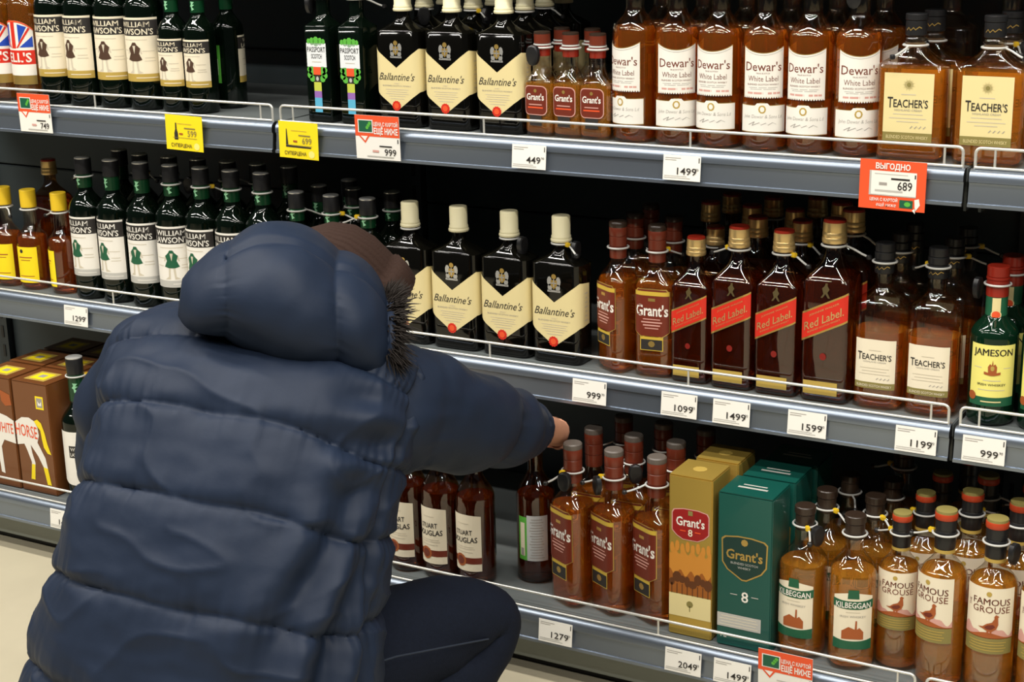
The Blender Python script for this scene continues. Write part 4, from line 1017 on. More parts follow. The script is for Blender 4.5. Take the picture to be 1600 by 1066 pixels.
sl = sleeve([(0.30, -0.620, 0.672), (0.240, -0.615, 0.672), (0.180, -0.605, 0.630), (0.133, -0.600, 0.555), (0.114, -0.590, 0.490), (0.117, -0.560, 0.438), (0.140, -0.480, 0.412), (0.180, -0.410, 0.388), (0.196, -0.385, 0.380)], [0.080, 0.082, 0.074, 0.068, 0.066, 0.064, 0.058, 0.046, 0.034], [-0.1, 0.2, 0.40, 0.60, 0.8, 1.1], 5.0, 0.0045)
obj('sleeve', rel(sl), jacket)

# hood lying round the back of the head, opening towards the shelf
HA, HB = V((0.350, -0.700, 0.838)), V((0.566, -0.520, 0.782))
hx = (HB - HA).normalized(); hs = hx.cross(V((0, 0, 1))).normalized(); hn = hs.cross(hx).normalized()
HC = [HA + (HB - HA) * t + V((0, 0, dz)) for t, dz in ((0.0, -0.035), (0.06, -0.03), (0.2, -0.015), (0.4, -0.008), (0.6, -0.016), (0.8, -0.034), (0.93, -0.050), (1.0, -0.058))]
def hood_disp(th, v, p):
    b, ds = baffle(v + 0.02 * math.sin(th * 2), [-0.3, 0.30, 0.66, 0.93, 1.2], 2.4)
    d = 0.013 * b - 0.003 + 0.006 * fbm(p, 9.0, 4.4)
    e = abs((th - math.radians(62) + PI) % (2 * PI) - PI)
    if v > 0.28: d -= 0.008 * math.exp(-(e / 0.06) ** 2)
    d += math.exp(-ds / 0.03) * 0.003 * noise.noise(V((th * 11.0, 0.0, 5.0)))
    return d
hm = quilt('hood', HC, [0.020, 0.062, 0.104, 0.126, 0.132, 0.122, 0.106, 0.092], [0.015, 0.036, 0.062, 0.080, 0.086, 0.080, 0.066, 0.052], [hs] * 8, [hn] * 8, 130, 130, hood_disp, NAVY, 2.15)
hood = obj('hood', rel(hm), jacket)
# fur trim: a ring of fine tapered tufts
fb = MB()
for i in range(1500):
    a = random.uniform(0, 2 * PI); c = HC[-1] + hx * random.uniform(-0.012, 0.006)
    o = (hs * math.cos(a) * 0.094 + hn * math.sin(a) * 0.058)
    p0 = c + o * 0.93; dr = (o.normalized() + hx * random.uniform(0.1, 1.3) + V((random.uniform(-.4, .4), random.uniform(-.4, .4), random.uniform(-.4, .3)))).normalized()
    ln = random.uniform(0.014, 0.040)
    fb.tube([p0 - OFF, p0 + dr * ln * 0.5 - OFF, p0 + dr * ln + V((0, 0, -0.004)) - OFF], [0.0016, 0.0011, 0.0002], FUR, 4, cap=False)
fo = obj('fur_trim', fb.mesh('fur_trim', 60), jacket); tag(fo, 'dark fur tufts round the hood opening', kind='stuff')

# knitted beanie with a turned-up cuff: ribs run from the crown to the edge
BC = V((0.440, -0.462, 0.772)); bx_ = (hx * 0.55 + V((0.05, 0.0, -0.62))).normalized(); bs = bx_.cross(V((0.3, 0.9, 0.2))).normalized(); bn = bs.cross(bx_).normalized()
prof = [(t * 0.92, r * 0.90) for t, r in [(-0.098, 0.010), (-0.094, 0.036), (-0.078, 0.066), (-0.050, 0.090), (-0.015, 0.101), (0.018, 0.103), (0.030, 0.103), (0.033, 0.110), (0.050, 0.111), (0.075, 0.107), (0.080, 0.100)]]
vs = []; fs = []; nu = 180
for t, r in prof:
    for i in range(nu):
        a = 2 * PI * i / nu; rr = r + 0.0026 * math.cos(a * 45) * min(1, r / 0.05)
        vs.append(BC + bx_ * t + (bs * math.cos(a) + bn * math.sin(a)) * rr - OFF)
for j in range(len(prof) - 1):
    for i in range(nu): fs.append((j * nu + i, j * nu + (i + 1) % nu, (j + 1) * nu + (i + 1) % nu, (j + 1) * nu + i))
fs.append(list(range(nu))[::-1])
bo = obj('beanie', new_mesh('beanie', vs, fs, WOOL, None, 80), person); tag(bo, 'brown ribbed knit beanie')

# ------------------------------------------------------------------ bottles on the shelves
ORD = ['first', 'second', 'third', 'fourth', 'fifth', 'sixth', 'seventh', 'eighth', 'ninth', 'tenth', 'eleventh', 'twelfth']
def row(kind, k, items, desc, place, group):
    n = len(items)
    for i, it in enumerate(items):
        x, y, rot = it[:3]; sc = it[3] if len(it) > 3 else 1.0; tg = it[4] if len(it) > 4 else None
        bottle(kind, k, x, y, rot, '%s, %s from the left %s' % (desc, ORD[i], place) if n > 1 else '%s %s' % (desc, place), sc, tg, group)
C = lambda a=0: ('collar', a)
ST_ = lambda a: ('strap', a)
CL = lambda a: ('clip', a)
PD = lambda a: ('pad', a)
FU = lambda a: ('full', a)

# top shelf
row('bells', 1, [(-0.735, 0.055, 8), (-0.660, 0.055, -4)], 'amber bottle with flag-printed label', 'on the top shelf', 'flag-label bottles')
row('lawson_cream', 1, [(-0.584, 0.055, -2), (-0.508, 0.055, -10), (-0.428, 0.055, 6), (-0.350, 0.055, 6)], 'tall green-black bottle with cream kilt-figure label', 'on top shelf', 'cream kilt-label bottles')
row('lawson_cream_small', 1, [(-0.275, 0.050, -8), (-0.212, 0.050, -4)], 'shorter green-black bottle with cream kilt-figure label', 'on top shelf', 'cream kilt-label bottles')
row('lawson_cream_small', 1, [(-0.205, 0.125, 150)], 'green-black bottle showing its green back label', 'behind the cream kilt-figure labels', 'cream kilt-label bottles')
row('passport', 1, [(0.078, 0.048, 0, 1, FU(150)), (0.150, 0.048, 0, 1, ST_(20))], 'slim square green bottle with ribbon label', 'on top shelf', 'ribbon-label bottles')
row('ballantine', 1, [(0.246, 0.05, 0, 0.94), (0.346, 0.05, 0, 0.94), (0.448, 0.05, 0, 0.94)], 'black square bottle with cream chevron label', 'in front on top shelf', 'cream-capped bottles on top shelf')
row('ballantine', 1, [(0.245, 0.122, 0, 0.94, PD(-60)), (0.346, 0.122, 0, 0.94, FU(-30)), (0.449, 0.122, 0, 0.94, C())], 'cream-capped black bottle', 'in the second row of top shelf', 'cream-capped bottles on top shelf')
row('ballantine', 1, [(0.245, 0.194, 0, 0.94), (0.347, 0.194, 0, 0.94), (0.449, 0.194, 0, 0.94, ST_(-20))], 'cream-capped black bottle', 'in the third row of top shelf', 'cream-capped bottles on top shelf')
row('ballantine', 1, [(0.347, 0.266, 0, 0.94), (0.449, 0.266, 0, 0.94)], 'cream-capped black bottle', 'in the rearmost row of top shelf', 'cream-capped bottles on top shelf')
row('grants_small', 1, [(0.522, 0.047, -6, 1, PD(-95)), (0.575, 0.047, -6, 1, C()), (0.626, 0.045, -2, 1, C())], 'small amber bottle with maroon badge label', 'on top shelf', 'small badge-label bottles')
row('grants_small', 1, [(0.522, 0.118, -6, 1, ST_(90)), (0.580, 0.118, 0, 1, C()), (0.637, 0.118, 0, 1, ST_(90))], 'small red-capped bottle', 'in back of the small badge-label bottles', 'small badge-label bottles')
row('dewars', 1, [(0.690, 0.052, -16), (0.764, 0.052, 22), (0.838, 0.052, 0), (0.914, 0.052, 14), (0.988, 0.052, 2), (1.062, 0.052, 22, 1, PD(-90))], 'amber bottle with white scalloped label', 'in front on top shelf', 'white-label amber bottles')
row('dewars', 1, [(0.701, 0.135, 0), (0.775, 0.135, 0), (0.850, 0.135, 0), (0.925, 0.135, 0), (1.000, 0.135, 0), (1.075, 0.135, 0)], 'amber bottle', 'in the second row of white-label bottles', 'white-label amber bottles')
row('teachers_flask', 1, [(1.151, 0.042, 0, 1, ST_(-110)), (1.266, 0.042, 0, 1, ST_(-20))], 'flat amber flask with buff sunburst label', 'in front on top shelf', 'buff-label flasks')
row('teachers_flask', 1, [(1.160, 0.110, 0, 1, FU(-140)), (1.275, 0.110, 0, 1, FU(-60))], 'flat amber flask', 'in the second row of flasks', 'buff-label flasks')
row('teachers', 1, [(1.165, 0.185, 0, 1.08), (1.255, 0.185, 0, 1.08), (1.382, 0.120, 0, 1.05)], 'tall black-capped bottle', 'standing behind the flat flasks', 'tall bottles behind the flasks')

# middle shelf
row('yellow_capped', 2, [(-0.772, 0.048, 14, 1, ST_(-30)), (-0.700, 0.048, 10, 1, ST_(60)), (-0.614, 0.048, -40, 1, CL(170))], 'amber bottle with yellow cap and yellow label', 'on middle shelf', 'yellow-capped bottles')
row('red_label', 2, [(-0.735, 0.150, 180, 0.95)], 'dark bottle', 'standing behind the yellow-capped bottles', 'bottles behind the yellow caps')
row('lawson_white', 2, [(-0.535, 0.046, -8, 1, CL(160)), (-0.461, 0.046, -10), (-0.383, 0.046, 2), (-0.307, 0.046, 24, 1, CL(120)), (-0.232, 0.046, -8, 1, FU(30)), (-0.158, 0.046, -4, 1, C()), (-0.084, 0.046, 0, 1, CL(150))],
    'green bottle with white kilt-figure label', 'in front on middle shelf', 'white kilt-label bottles')
row('lawson_white', 2, [(-0.530, 0.148, 0), (-0.452, 0.122, 0, 1, CL(-10)), (-0.375, 0.122, 0, 1, C()), (-0.301, 0.122, 0, 1, PD(-90)), (-0.226, 0.122, 0, 1, ST_(60)), (-0.152, 0.122, 0, 1, CL(-30)), (-0.078, 0.124, 0)],
    'green bottle', 'in the second row behind white kilt-figure labels', 'white kilt-label bottles')
row('lawson_small', 2, [(-0.010, 0.052, 0, 1, ST_(40)), (0.070, 0.052, 0, 1, CL(20)), (0.151, 0.052, 0, 1, CL(200))], 'small green bottle with silver-topped cap', 'beside the beanie on middle shelf', 'small silver-topped bottles')
row('lawson_small', 2, [(-0.008, 0.123, 0), (0.071, 0.123, 0, 1, CL(150)), (0.158, 0.123, 0, 1, C())], 'small green bottle with silver-topped cap', 'in the second row', 'small silver-topped bottles')
row('lawson_small', 2, [(0.012, 0.194, 0)], 'small green bottle with silver-topped cap', 'rearmost by the dark back panel', 'small silver-topped bottles')
row('ballantine', 2, [(0.244, 0.05, 0, 1, C()), (0.346, 0.05, 0), (0.449, 0.05, 0, 1, PD(-10)), (0.551, 0.05, 0, 1, FU(-30))], 'black square bottle with cream chevron label', 'on middle shelf', 'cream-capped bottles on middle shelf')
row('grants', 2, [(0.660, 0.048, -34, 1, C()), (0.732, 0.048, 6, 1, CL(60))], 'amber three-sided bottle with maroon shield label', 'on middle shelf', 'maroon shield bottles on middle shelf')
row('grants', 2, [(0.656, 0.125, 0, 1, C()), (0.728, 0.125, 0, 1, PD(40)), (0.650, 0.202, 0)], 'red-brown capped bottle', 'behind the maroon shield labels on middle shelf', 'maroon shield bottles on middle shelf')
row('red_label', 2, [(0.801, 0.050, 0, 0.91), (0.876, 0.050, 0, 1.0, CL(170)), (0.952, 0.050, 0, 1.0, CL(-20)), (1.034, 0.052, 0, 1.09, ST_(0))], 'dark square bottle with slanted red label', 'in front on middle shelf', 'slanted red label bottles')
row('red_label', 2, [(0.800, 0.135, 0, 0.91, PD(-40)), (0.876, 0.132, 0, 1.0), (0.953, 0.132, 0, 1.0, CL(-30)), (1.036, 0.140, 0, 1.09, ST_(-20))], 'gold-capped dark bottle', 'in second row behind slanted red labels', 'slanted red label bottles')
row('red_label', 2, [(0.758, 0.215, 0, 1.0), (0.834, 0.215, 0, 1.0, ST_(-30)), (0.912, 0.212, 0, 1.0), (0.990, 0.222, 0, 1.06)], 'gold-capped dark bottle', 'in third row behind slanted red labels', 'slanted red label bottles')
row('red_label', 2, [(0.765, 0.295, 0, 1.0), (0.843, 0.295, 0, 1.0, ST_(20)), (0.921, 0.300, 0, 1.02)], 'gold-capped dark bottle', 'in rearmost row behind slanted red labels', 'slanted red label bottles')
row('teachers', 2, [(1.117, 0.048, 0, 1, C()), (1.200, 0.048, 0, 1, CL(150))], 'amber bottle with embossed sunburst and small pale label', 'on middle shelf', 'sunburst bottles')
row('teachers', 2, [(1.120, 0.125, 0, 1, C()), (1.204, 0.125, 0, 1, FU(20)), (1.120, 0.200, 0), (1.205, 0.205, 0, 1, CL(10))], 'black-capped amber bottle', 'behind the sunburst bottles', 'sunburst bottles')
row('jameson', 2, [(1.291, 0.046, 12, 1, PD(170)), (1.368, 0.046, 8, 1, C())], 'green bottle with lemon label and red cap', 'on middle shelf', 'lemon-label green bottles')
row('jameson', 2, [(1.296, 0.122, 0, 1, C()), (1.372, 0.122, 0)], 'red-capped green bottle', 'behind the lemon labels', 'lemon-label green bottles')

# bottom shelf
row('lawson_round', 3, [(-0.505, -0.062, 30, 1, CL(40))], 'green bottle with rounded white label', 'between brown horse boxes and the jacket', 'white rounded label bottle')
row('stuart', 3, [(0.214, -0.060, -6), (0.286, -0.060, -8), (0.357, -0.060, -10), (0.429, -0.060, -10)], 'brown bottle with pale label and maroon ribbon', 'under the reaching arm', 'maroon ribbon bottles')
row('stuart', 3, [(0.519, 0.0, 196)], 'brown bottle turned to its grey back label, held by the hand', '', 'maroon ribbon bottles')
row('grants_large', 3, [(0.623, -0.056, -28, 1, FU(-120)), (0.700, -0.055, -28, 1, FU(-160)), (0.779, -0.055, -28, 1, ST_(-150))], 'amber three-sided bottle with maroon shield label', 'on bottom shelf', 'maroon shield bottles on bottom shelf')
row('grants_large', 3, [(0.620, 0.030, 0), (0.699, 0.026, 0, 1, PD(-60)), (0.778, 0.026, 0, 1, C()), (0.640, 0.110, 0, 1, ST_(-160)), (0.719, 0.106, 0, 1, C()), (0.798, 0.108, 0, 1, ST_(-90))], 'red-brown capped bottle', 'behind the maroon shields on bottom shelf', 'maroon shield bottles on bottom shelf')
row('kilbeggan', 3, [(1.038, -0.060, -4, 1, FU(-60)), (1.120, -0.062, 20, 1, C())], 'clear bottle with golden whisky and green-banner label', 'on bottom shelf', 'green-banner bottles')
row('kilbeggan', 3, [(1.046, 0.022, 0, 1, CL(-30)), (1.124, 0.030, 0, 1, CL(-40)), (1.058, 0.104, 0, 1, ST_(-60)), (1.128, 0.112, 0, 1, C()), (1.120, 0.200, 0, 1.1, CL(170))], 'dark-capped golden bottle', 'behind the green-banner labels', 'green-banner bottles')
row('grouse', 3, [(1.186, -0.034, 4, 0.905, CL(160)), (1.260, -0.060, -22, 1.0, CL(175)), (1.336, -0.060, 4, 1.0, PD(-20)), (1.413, -0.060, 4, 1.0)], 'clear bottle with game-bird label', 'on bottom shelf', 'game-bird bottles')
row('grouse', 3, [(1.200, 0.046, 0, 0.93, FU(170)), (1.276, 0.034, 0, 1.0, FU(60)), (1.352, 0.022, 0, 1.0, ST_(-20)), (1.428, 0.022, 0)], 'red-topped bottle', 'in second row behind game-bird labels', 'game-bird bottles')
row('grouse', 3, [(1.206, 0.122, 0, 0.96), (1.281, 0.114, 0, 1.0, ST_(10)), (1.354, 0.102, 0, 1.0, ST_(160)), (1.232, 0.192, 0, 1.0)], 'red-topped bottle', 'in third row behind game-bird labels', 'game-bird bottles')

# ------------------------------------------------------------------ cartons
BROWN = mat('carton_brown', (0.16, 0.055, 0.015), 0.35, coat=0.2)
GOLDBOX = mat('carton_gold', (0.56, 0.38, 0.08), 0.30, metal=0.55)
GREENBOX = mat('carton_green', (0.006, 0.075, 0.058), 0.32, coat=0.2)
def carton(name, x, y, k, w, d, h, m, label, group, prints, flap=True):
    root = empty(name, (x, y, SZ[k] + 0.0008)); tag(root, label, 'carton', group)
    b = MB(); b.bbox(-w / 2, w / 2, -d / 2, d / 2, 0, h, m, e=0.0018)
    body = obj('box_body', b.mesh('box_body', 30), root)
    l = MB(); l.bbox(-w / 2 + 0.001, w / 2 - 0.001, -d / 2 + 0.0006, d / 2 - 0.001, h - 0.0005, h + 0.0012, m, e=0.0005)
    top = obj('top_flap', l.mesh('top_flap', 30), root)
    prints(root, body, top, w, d, h)
    return root
def top_f(h): return lambda s, z, off: (s, z, h + 0.0013 + off)
def horse_print(right):
    def f(root, body, top, w, d, h):
        dc = Decal(flat_front(-d / 2))
        if right:
            hb = [(-0.049, 0.150), (-0.030, 0.162), (-0.010, 0.164), (0.004, 0.158), (0.012, 0.146), (0.014, 0.128), (0.008, 0.112), (0.016, 0.098), (0.026, 0.080), (0.030, 0.058), (0.034, 0.030), (0.036, 0.022), (0.026, 0.022), (0.024, 0.032), (0.018, 0.060), (0.006, 0.082), (-0.012, 0.104),
                  (-0.010, 0.086), (-0.004, 0.066), (-0.008, 0.036), (-0.010, 0.028), (-0.020, 0.028), (-0.018, 0.040), (-0.014, 0.066), (-0.024, 0.092), (-0.030, 0.104), (-0.049, 0.100)]
            dc.poly(hb, WHITE, 0.0004)
            P1 = dc.mesh('horse_picture'); obj('horse_picture', P1, body)
            dt = Decal(flat_front(-d / 2)); dt.poly([(0.004, 0.158), (0.014, 0.163), (0.024, 0.156), (0.031, 0.136), (0.036, 0.112), (0.044, 0.090), (0.034, 0.092), (0.025, 0.104), (0.022, 0.122), (0.020, 0.140), (0.012, 0.148)], YELLOW, 0.0007)
            dt.poly([(0.018, 0.060), (0.030, 0.058), (0.036, 0.022), (0.025, 0.022)], YELLOW, 0.0007); dt.poly([(-0.014, 0.062), (-0.005, 0.062), (-0.009, 0.028), (-0.020, 0.028)], YELLOW, 0.0007)
            obj('tail_picture', dt.mesh('tail_picture'), body)
            dl = Decal(flat_front(-d / 2)); dl.text('HORSE', -0.020, 0.134, 0.026, ORANGE, 0.060, 0.004, slope=-0.05); obj('lettering', dl.mesh('horse_letters'), body)
            de = Decal(flat_front(-d / 2)); de.strip(0.014, 0.036, 0.186, 0.214, YELLOW, 0.0004); de.strip(0.017, 0.033, 0.190, 0.210, GREYINK, 0.0006); de.poly([(0.020, 0.204), (0.026, 0.198), (0.031, 0.204), (0.030, 0.194), (0.021, 0.194)], WHITE, 0.0008); obj('emblem', de.mesh('emblem'), body)
        else:
            dc.poly([(0.049, 0.150), (0.030, 0.158), (0.010, 0.162), (-0.014, 0.186), (-0.026, 0.182), (-0.036, 0.160), (-0.030, 0.154), (-0.016, 0.158), (-0.004, 0.130), (-0.006, 0.090), (-0.002, 0.030), (0.008, 0.028), (0.006, 0.088), (0.016, 0.104), (0.049, 0.100)], WHITE, 0.0004); obj('horse_picture', dc.mesh('horse_picture'), body)
            dt = Decal(flat_front(-d / 2)); dt.poly([(0.018, 0.214), (0.045, 0.206), (0.048, 0.184), (0.030, 0.180), (0.020, 0.190)], RUST, 0.0005); obj('emblem', dt.mesh('emblem'), body)
            dl = Decal(flat_front(-d / 2)); dl.text('WHITE', 0.020, 0.132, 0.022, ORANGE, 0.050, 0.004); obj('lettering', dl.mesh('white_letters'), body)
        dt = Decal(top_f(h)); dt.strip(-0.030, 0.026, -0.030, 0.024, OCHRE, 0.0002); dt.strip(-0.022, 0.018, -0.022, 0.016, YELLOW, 0.0004); dt.strip(-0.010, 0.006, -0.010, 0.006, GREYINK, 0.0006); obj('top_print', dt.mesh('top_print'), top)
    return f
for i, (x, y, rt, lab) in enumerate(((-0.707, -0.050, False, 'brown carton with white horse front at the left picture edge'), (-0.604, -0.050, True, 'brown carton with white horse hindquarters and yellow tail'), (-0.712, 0.050, False, 'brown carton in second row behind the left horse carton'), (-0.608, 0.050, True, 'brown carton in second row behind the yellow-tail carton'),
                                     (-0.503, 0.050, True, 'brown carton behind the green bottle with rounded white label'), (-0.712, 0.150, False, 'brown carton in third row, left one'), (-0.608, 0.150, True, 'brown carton in third row, middle one'), (-0.503, 0.150, True, 'brown carton in third row, right one'), (-0.399, 0.150, False, 'brown carton in third row half behind the jacket'))):
    carton('whisky_carton', x, y, 3, 0.098, 0.092, 0.240, BROWN, lab, 'brown horse cartons', horse_print(rt))
TREE = mat('print_tree_brown', (0.11, 0.035, 0.010), 0.4)
def gold_print(root, body, top, w, d, h):
    f = flat_front(-d / 2); hw = w / 2
    dc = Decal(f); dc.strip(-hw + 0.001, hw - 0.001, 0.075, lambda s: 0.150 + 0.006 * math.sin(s * 400), mat('print_amber', (0.58, 0.24, 0.035), 0.4), 0.0003, n=24); dc.strip(-hw + 0.001, hw - 0.001, 0.075, lambda s: 0.112 + 0.006 * math.sin(s * 330 + 1), mat('print_umber', (0.32, 0.10, 0.015), 0.4), 0.0005, n=24)
    for i in range(8): xx = -hw + 0.006 + i * (w - 0.012) / 7; dc.disc(xx, 0.155 + 0.004 * (i % 2), 0.004, 0.010, mat('print_amber', (0.58, 0.24, 0.035), 0.4), 0.0004, 8); dc.disc(xx, 0.094 + 0.010 * ((i * 3) % 4) / 3, 0.005 + 0.003 * ((i * 5) % 3) / 2, 0.007 + 0.003 * (i % 2), TREE, 0.0006 + 0.00005 * i, 9); dc.line(xx, 0.083, 0.0018, 0.018, TREE, 0.0006)
    dc.strip(-hw + 0.001, hw - 0.001, 0.034, 0.074, CREAM, 0.0004); dc.disc(0, 0.058, 0.006, 0.006, OLIVE, 0.0006, 9); dc.line(0, 0.050, 0.0016, 0.010, OLIVE, 0.0006)
    obj('landscape_print', dc.mesh('landscape'), body)
    sh = lambda q: [(-q, 0.55 * q), (-q * 0.9, 0.72 * q), (-q * 0.4, 0.82 * q), (q * 0.4, 0.82 * q), (q * 0.9, 0.72 * q), (q, 0.55 * q), (q, -0.4 * q), (q * 0.75, -0.66 * q), (q * 0.4, -0.84 * q), (-q * 0.4, -0.84 * q), (-q * 0.75, -0.66 * q), (-q, -0.4 * q)]
    dl = Decal(f); dl.poly(sh(0.033), PINK, 0.0004, (0, 0.199)); dl.poly(sh(0.0312), mat('ink_crimson', (0.30, 0.012, 0.012), 0.4), 0.0006, (0, 0.199)); lb = obj('badge', dl.mesh('badge'), body)
    dt = Decal(f); dt.text("Grant's", 0, 0.2035, 0.015, WHITE, 0.050, 0.02, off=0.0009); dt.text('8', 0, 0.185, 0.012, PALE, None, 0.01, off=0.0009); dt.line(-0.013, 0.187, 0.010, 0.002, ORANGE, 0.0009); dt.line(0.013, 0.187, 0.010, 0.002, ORANGE, 0.0009); dt.line(0, 0.219, 0.008, 0.008, OLIVE, 0.0009); obj('lettering', dt.mesh('gold_letters'), lb if False else body)
    tp = Decal(top_f(h)); tp.disc(0, 0, 0.012, 0.012, OCHRE, 0.0003, 10); obj('top_print', tp.mesh('top_print'), top)
def green_print(root, body, top, w, d, h):
    f = flat_front(-d / 2); hw = w / 2
    sh = lambda q: [(-q, 0.72 * q), (-q * 0.86, 0.84 * q), (-q * 0.3, 0.92 * q), (q * 0.3, 0.92 * q), (q * 0.86, 0.84 * q), (q, 0.72 * q), (q * 0.97, -0.3 * q), (q * 0.75, -0.62 * q), (q * 0.1, -1.02 * q), (-q * 0.1, -1.02 * q), (-q * 0.75, -0.62 * q), (-q * 0.97, -0.3 * q)]
    dl = Decal(f); dl.poly(sh(0.0395), GOLD, 0.0004, (0, 0.160)); dl.poly(sh(0.0370), mat('ink_deep_green', (0.008, 0.035, 0.028), 0.4), 0.0006, (0, 0.160)); obj('badge', dl.mesh('badge_green'), body)
    dt = Decal(f); dt.text("Grant's", 0, 0.164, 0.016, GOLD, 0.062, 0.02, off=0.0009); dt.disc(0, 0.186, 0.006, 0.006, GOLD, 0.0009, 8); dt.text('BLENDED SCOTCH', 0, 0.149, 0.0038, GREYP, 0.046, off=0.0009); dt.text('WHISKY', 0, 0.142, 0.0038, GREYP, 0.022, off=0.0009); obj('badge_lettering', dt.mesh('badge_letters'), body); dt = Decal(f); dt.text('8', 0.002, 0.092, 0.018, WHITE, None, 0.012); dt.line(-0.017, 0.094, 0.012, 0.0014, GREYP); dt.line(0.019, 0.094, 0.012, 0.0014, GREYP)
    obj('lettering', dt.mesh('green_letters'), body); dt = Decal(f); dt.text('1', -0.038, 0.018, 0.006, WHITE); dt.line(-0.031, 0.016, 0.005, 0.002, GREYP)
    obj('volume_print', dt.mesh('volume_print'), body)
    ds = Decal(f); ds.strip(-hw + 0.001, hw - 0.016, 0.034, 0.058, GREYP, 0.0005)
    for j in range(4): ds.line(-0.008, 0.038 + j * 0.005, 0.066 - 0.006 * (j % 2), 0.0010, PALE, 0.0007)
    obj('strip_label', ds.mesh('strip_label'), body)
    tp = Decal(top_f(h)); tp.line(0, -0.008, 0.050, 0.006, GREYP, 0.0004); tp.line(0, 0.004, 0.040, 0.004, GREYP, 0.0004); obj('top_print', tp.mesh('top_print_green'), top)
carton('whisky_carton', 0.859, -0.062, 3, 0.076, 0.076, 0.281, GOLDBOX, 'gold carton with crimson badge and figure eight', 'gold cartons', gold_print)
carton('whisky_carton', 0.868, 0.026, 3, 0.076, 0.076, 0.281, GOLDBOX, 'gold carton standing behind the front gold carton', 'gold cartons', gold_print)
carton('whisky_carton', 0.9535, -0.062, 3, 0.092, 0.080, 0.266, GREENBOX, 'green carton with gold-edged shield badge', 'green cartons', green_print)
carton('whisky_carton', 0.960, 0.024, 3, 0.092, 0.080, 0.266, GREENBOX, 'green carton, second in the line of green cartons', 'green cartons', green_print)
carton('whisky_carton', 0.966, 0.110, 3, 0.092, 0.080, 0.266, GREENBOX, 'green carton, rearmost in the line of green cartons', 'green cartons', green_print)

# ------------------------------------------------------------------ price cards on the rails
PAPER = mat('price_paper', (0.82, 0.80, 0.74), 0.5)
CARDG = mat('card_green', (0.01, 0.10, 0.05), 0.4)
def card(x, k, zc, w, h, label, base, prints, rz=0.0, tilt=-0.10, yo=0.0215, lift=0.0):
    root = empty('price_card', (x, SY[k] - yo, SZ[k] + zc)); root.rotation_euler = (tilt, rz, 0)
    tag(root, label, 'price card', 'price cards')
    m = MB(); m.box(-w / 2, w / 2, 0, 0.0008, -h / 2, h / 2, base); c = obj('card', m.mesh('card', 0), root)
    prints(c, w, h)
    return root
def white_print(price):
    def f(c, w, h):
        d = Decal(flat_front(0.0)); d.text(price, w * 0.14, -h * 0.12, h * 0.27, INK, w * (0.105 * len(price) + 0.10), 0.008); d.text('90', w * 0.41, -h * 0.03, h * 0.10, INK)
        for cx, cz, ww in ((-0.24, 0.38, 0.42), (-0.3, 0.30, 0.30)): d.line(w * cx, h * cz, w * ww, h * 0.025, GREYINK, 0.0003)
        d.line(-w * 0.12, -h * 0.40, w * 0.7, h * 0.035, GREYP, 0.0003); d.line(-w * 0.16, -h * 0.33, w * 0.6, h * 0.03, GREYP, 0.0003); d.line(w * 0.455, h * 0.33, w * 0.025, h * 0.2, INK, 0.0003)
        obj('price_print', d.mesh('price_print'), c)
    return f
def promo_print(price):
    def f(c, w, h):
        d = Decal(flat_front(0.0)); d.strip(-w / 2, w / 2, h * 0.02, h / 2, ORANGE, 0.0003, 1); d.poly([(-w * 0.42, h * 0.02), (-w * 0.28, -h * 0.14), (-w * 0.18, h * 0.02)][::-1], ORANGE, 0.0003); d.poly([(-w * 0.38, h * 0.025), (-w * 0.28, -h * 0.085), (-w * 0.22, h * 0.025)][::-1], PAPER, 0.0005)
        hd = obj('header', d.mesh('header'), c)
        d = Decal(flat_front(0.0)); d.strip(-w * 0.43, -w * 0.09, h * 0.10, h * 0.40, PAPER, 0.0006, 1); d.strip(-w * 0.41, -w * 0.11, h * 0.12, h * 0.38, CARDG, 0.0008, 1)
        for q in range(3): d.disc(-w * (0.22 - 0.03 * q), h * (0.22 + 0.05 * q), w * 0.035, h * 0.04, LEAF, 0.001, 8)
        obj('card_icon', d.mesh('card_icon'), c)
        d = Decal(flat_front(0.0)); d.text('ЦЕНА С КАРТОЙ', w * 0.20, h * 0.31, h * 0.085, PAPER, w * 0.54, 0.02); d.text('ЕЩЁ НИЖЕ', w * 0.20, h * 0.15, h * 0.13, PAPER, w * 0.54, 0.03)
        if price: d.text(price, w * 0.28, -h * 0.32, h * 0.15, INK, w * 0.26, 0.008); d.line(w * 0.18, -h * 0.19, w * 0.28, h * 0.03, INK); d.line(-w * 0.05, -h * 0.31, w * 0.14, h * 0.05, PINK)
        else: d.line(w * 0.1, -h * 0.15, w * 0.5, h * 0.02, GREYP); d.line(w * 0.22, -h * 0.30, w * 0.3, h * 0.03, INK)
        d.line(w * 0.05, -h * 0.43, w * 0.6, h * 0.025, GREYP); d.line(w * 0.46, -h * 0.06, w * 0.02, h * 0.09, INK)
        obj('lettering', d.mesh('promo_letters'), c)
    return f
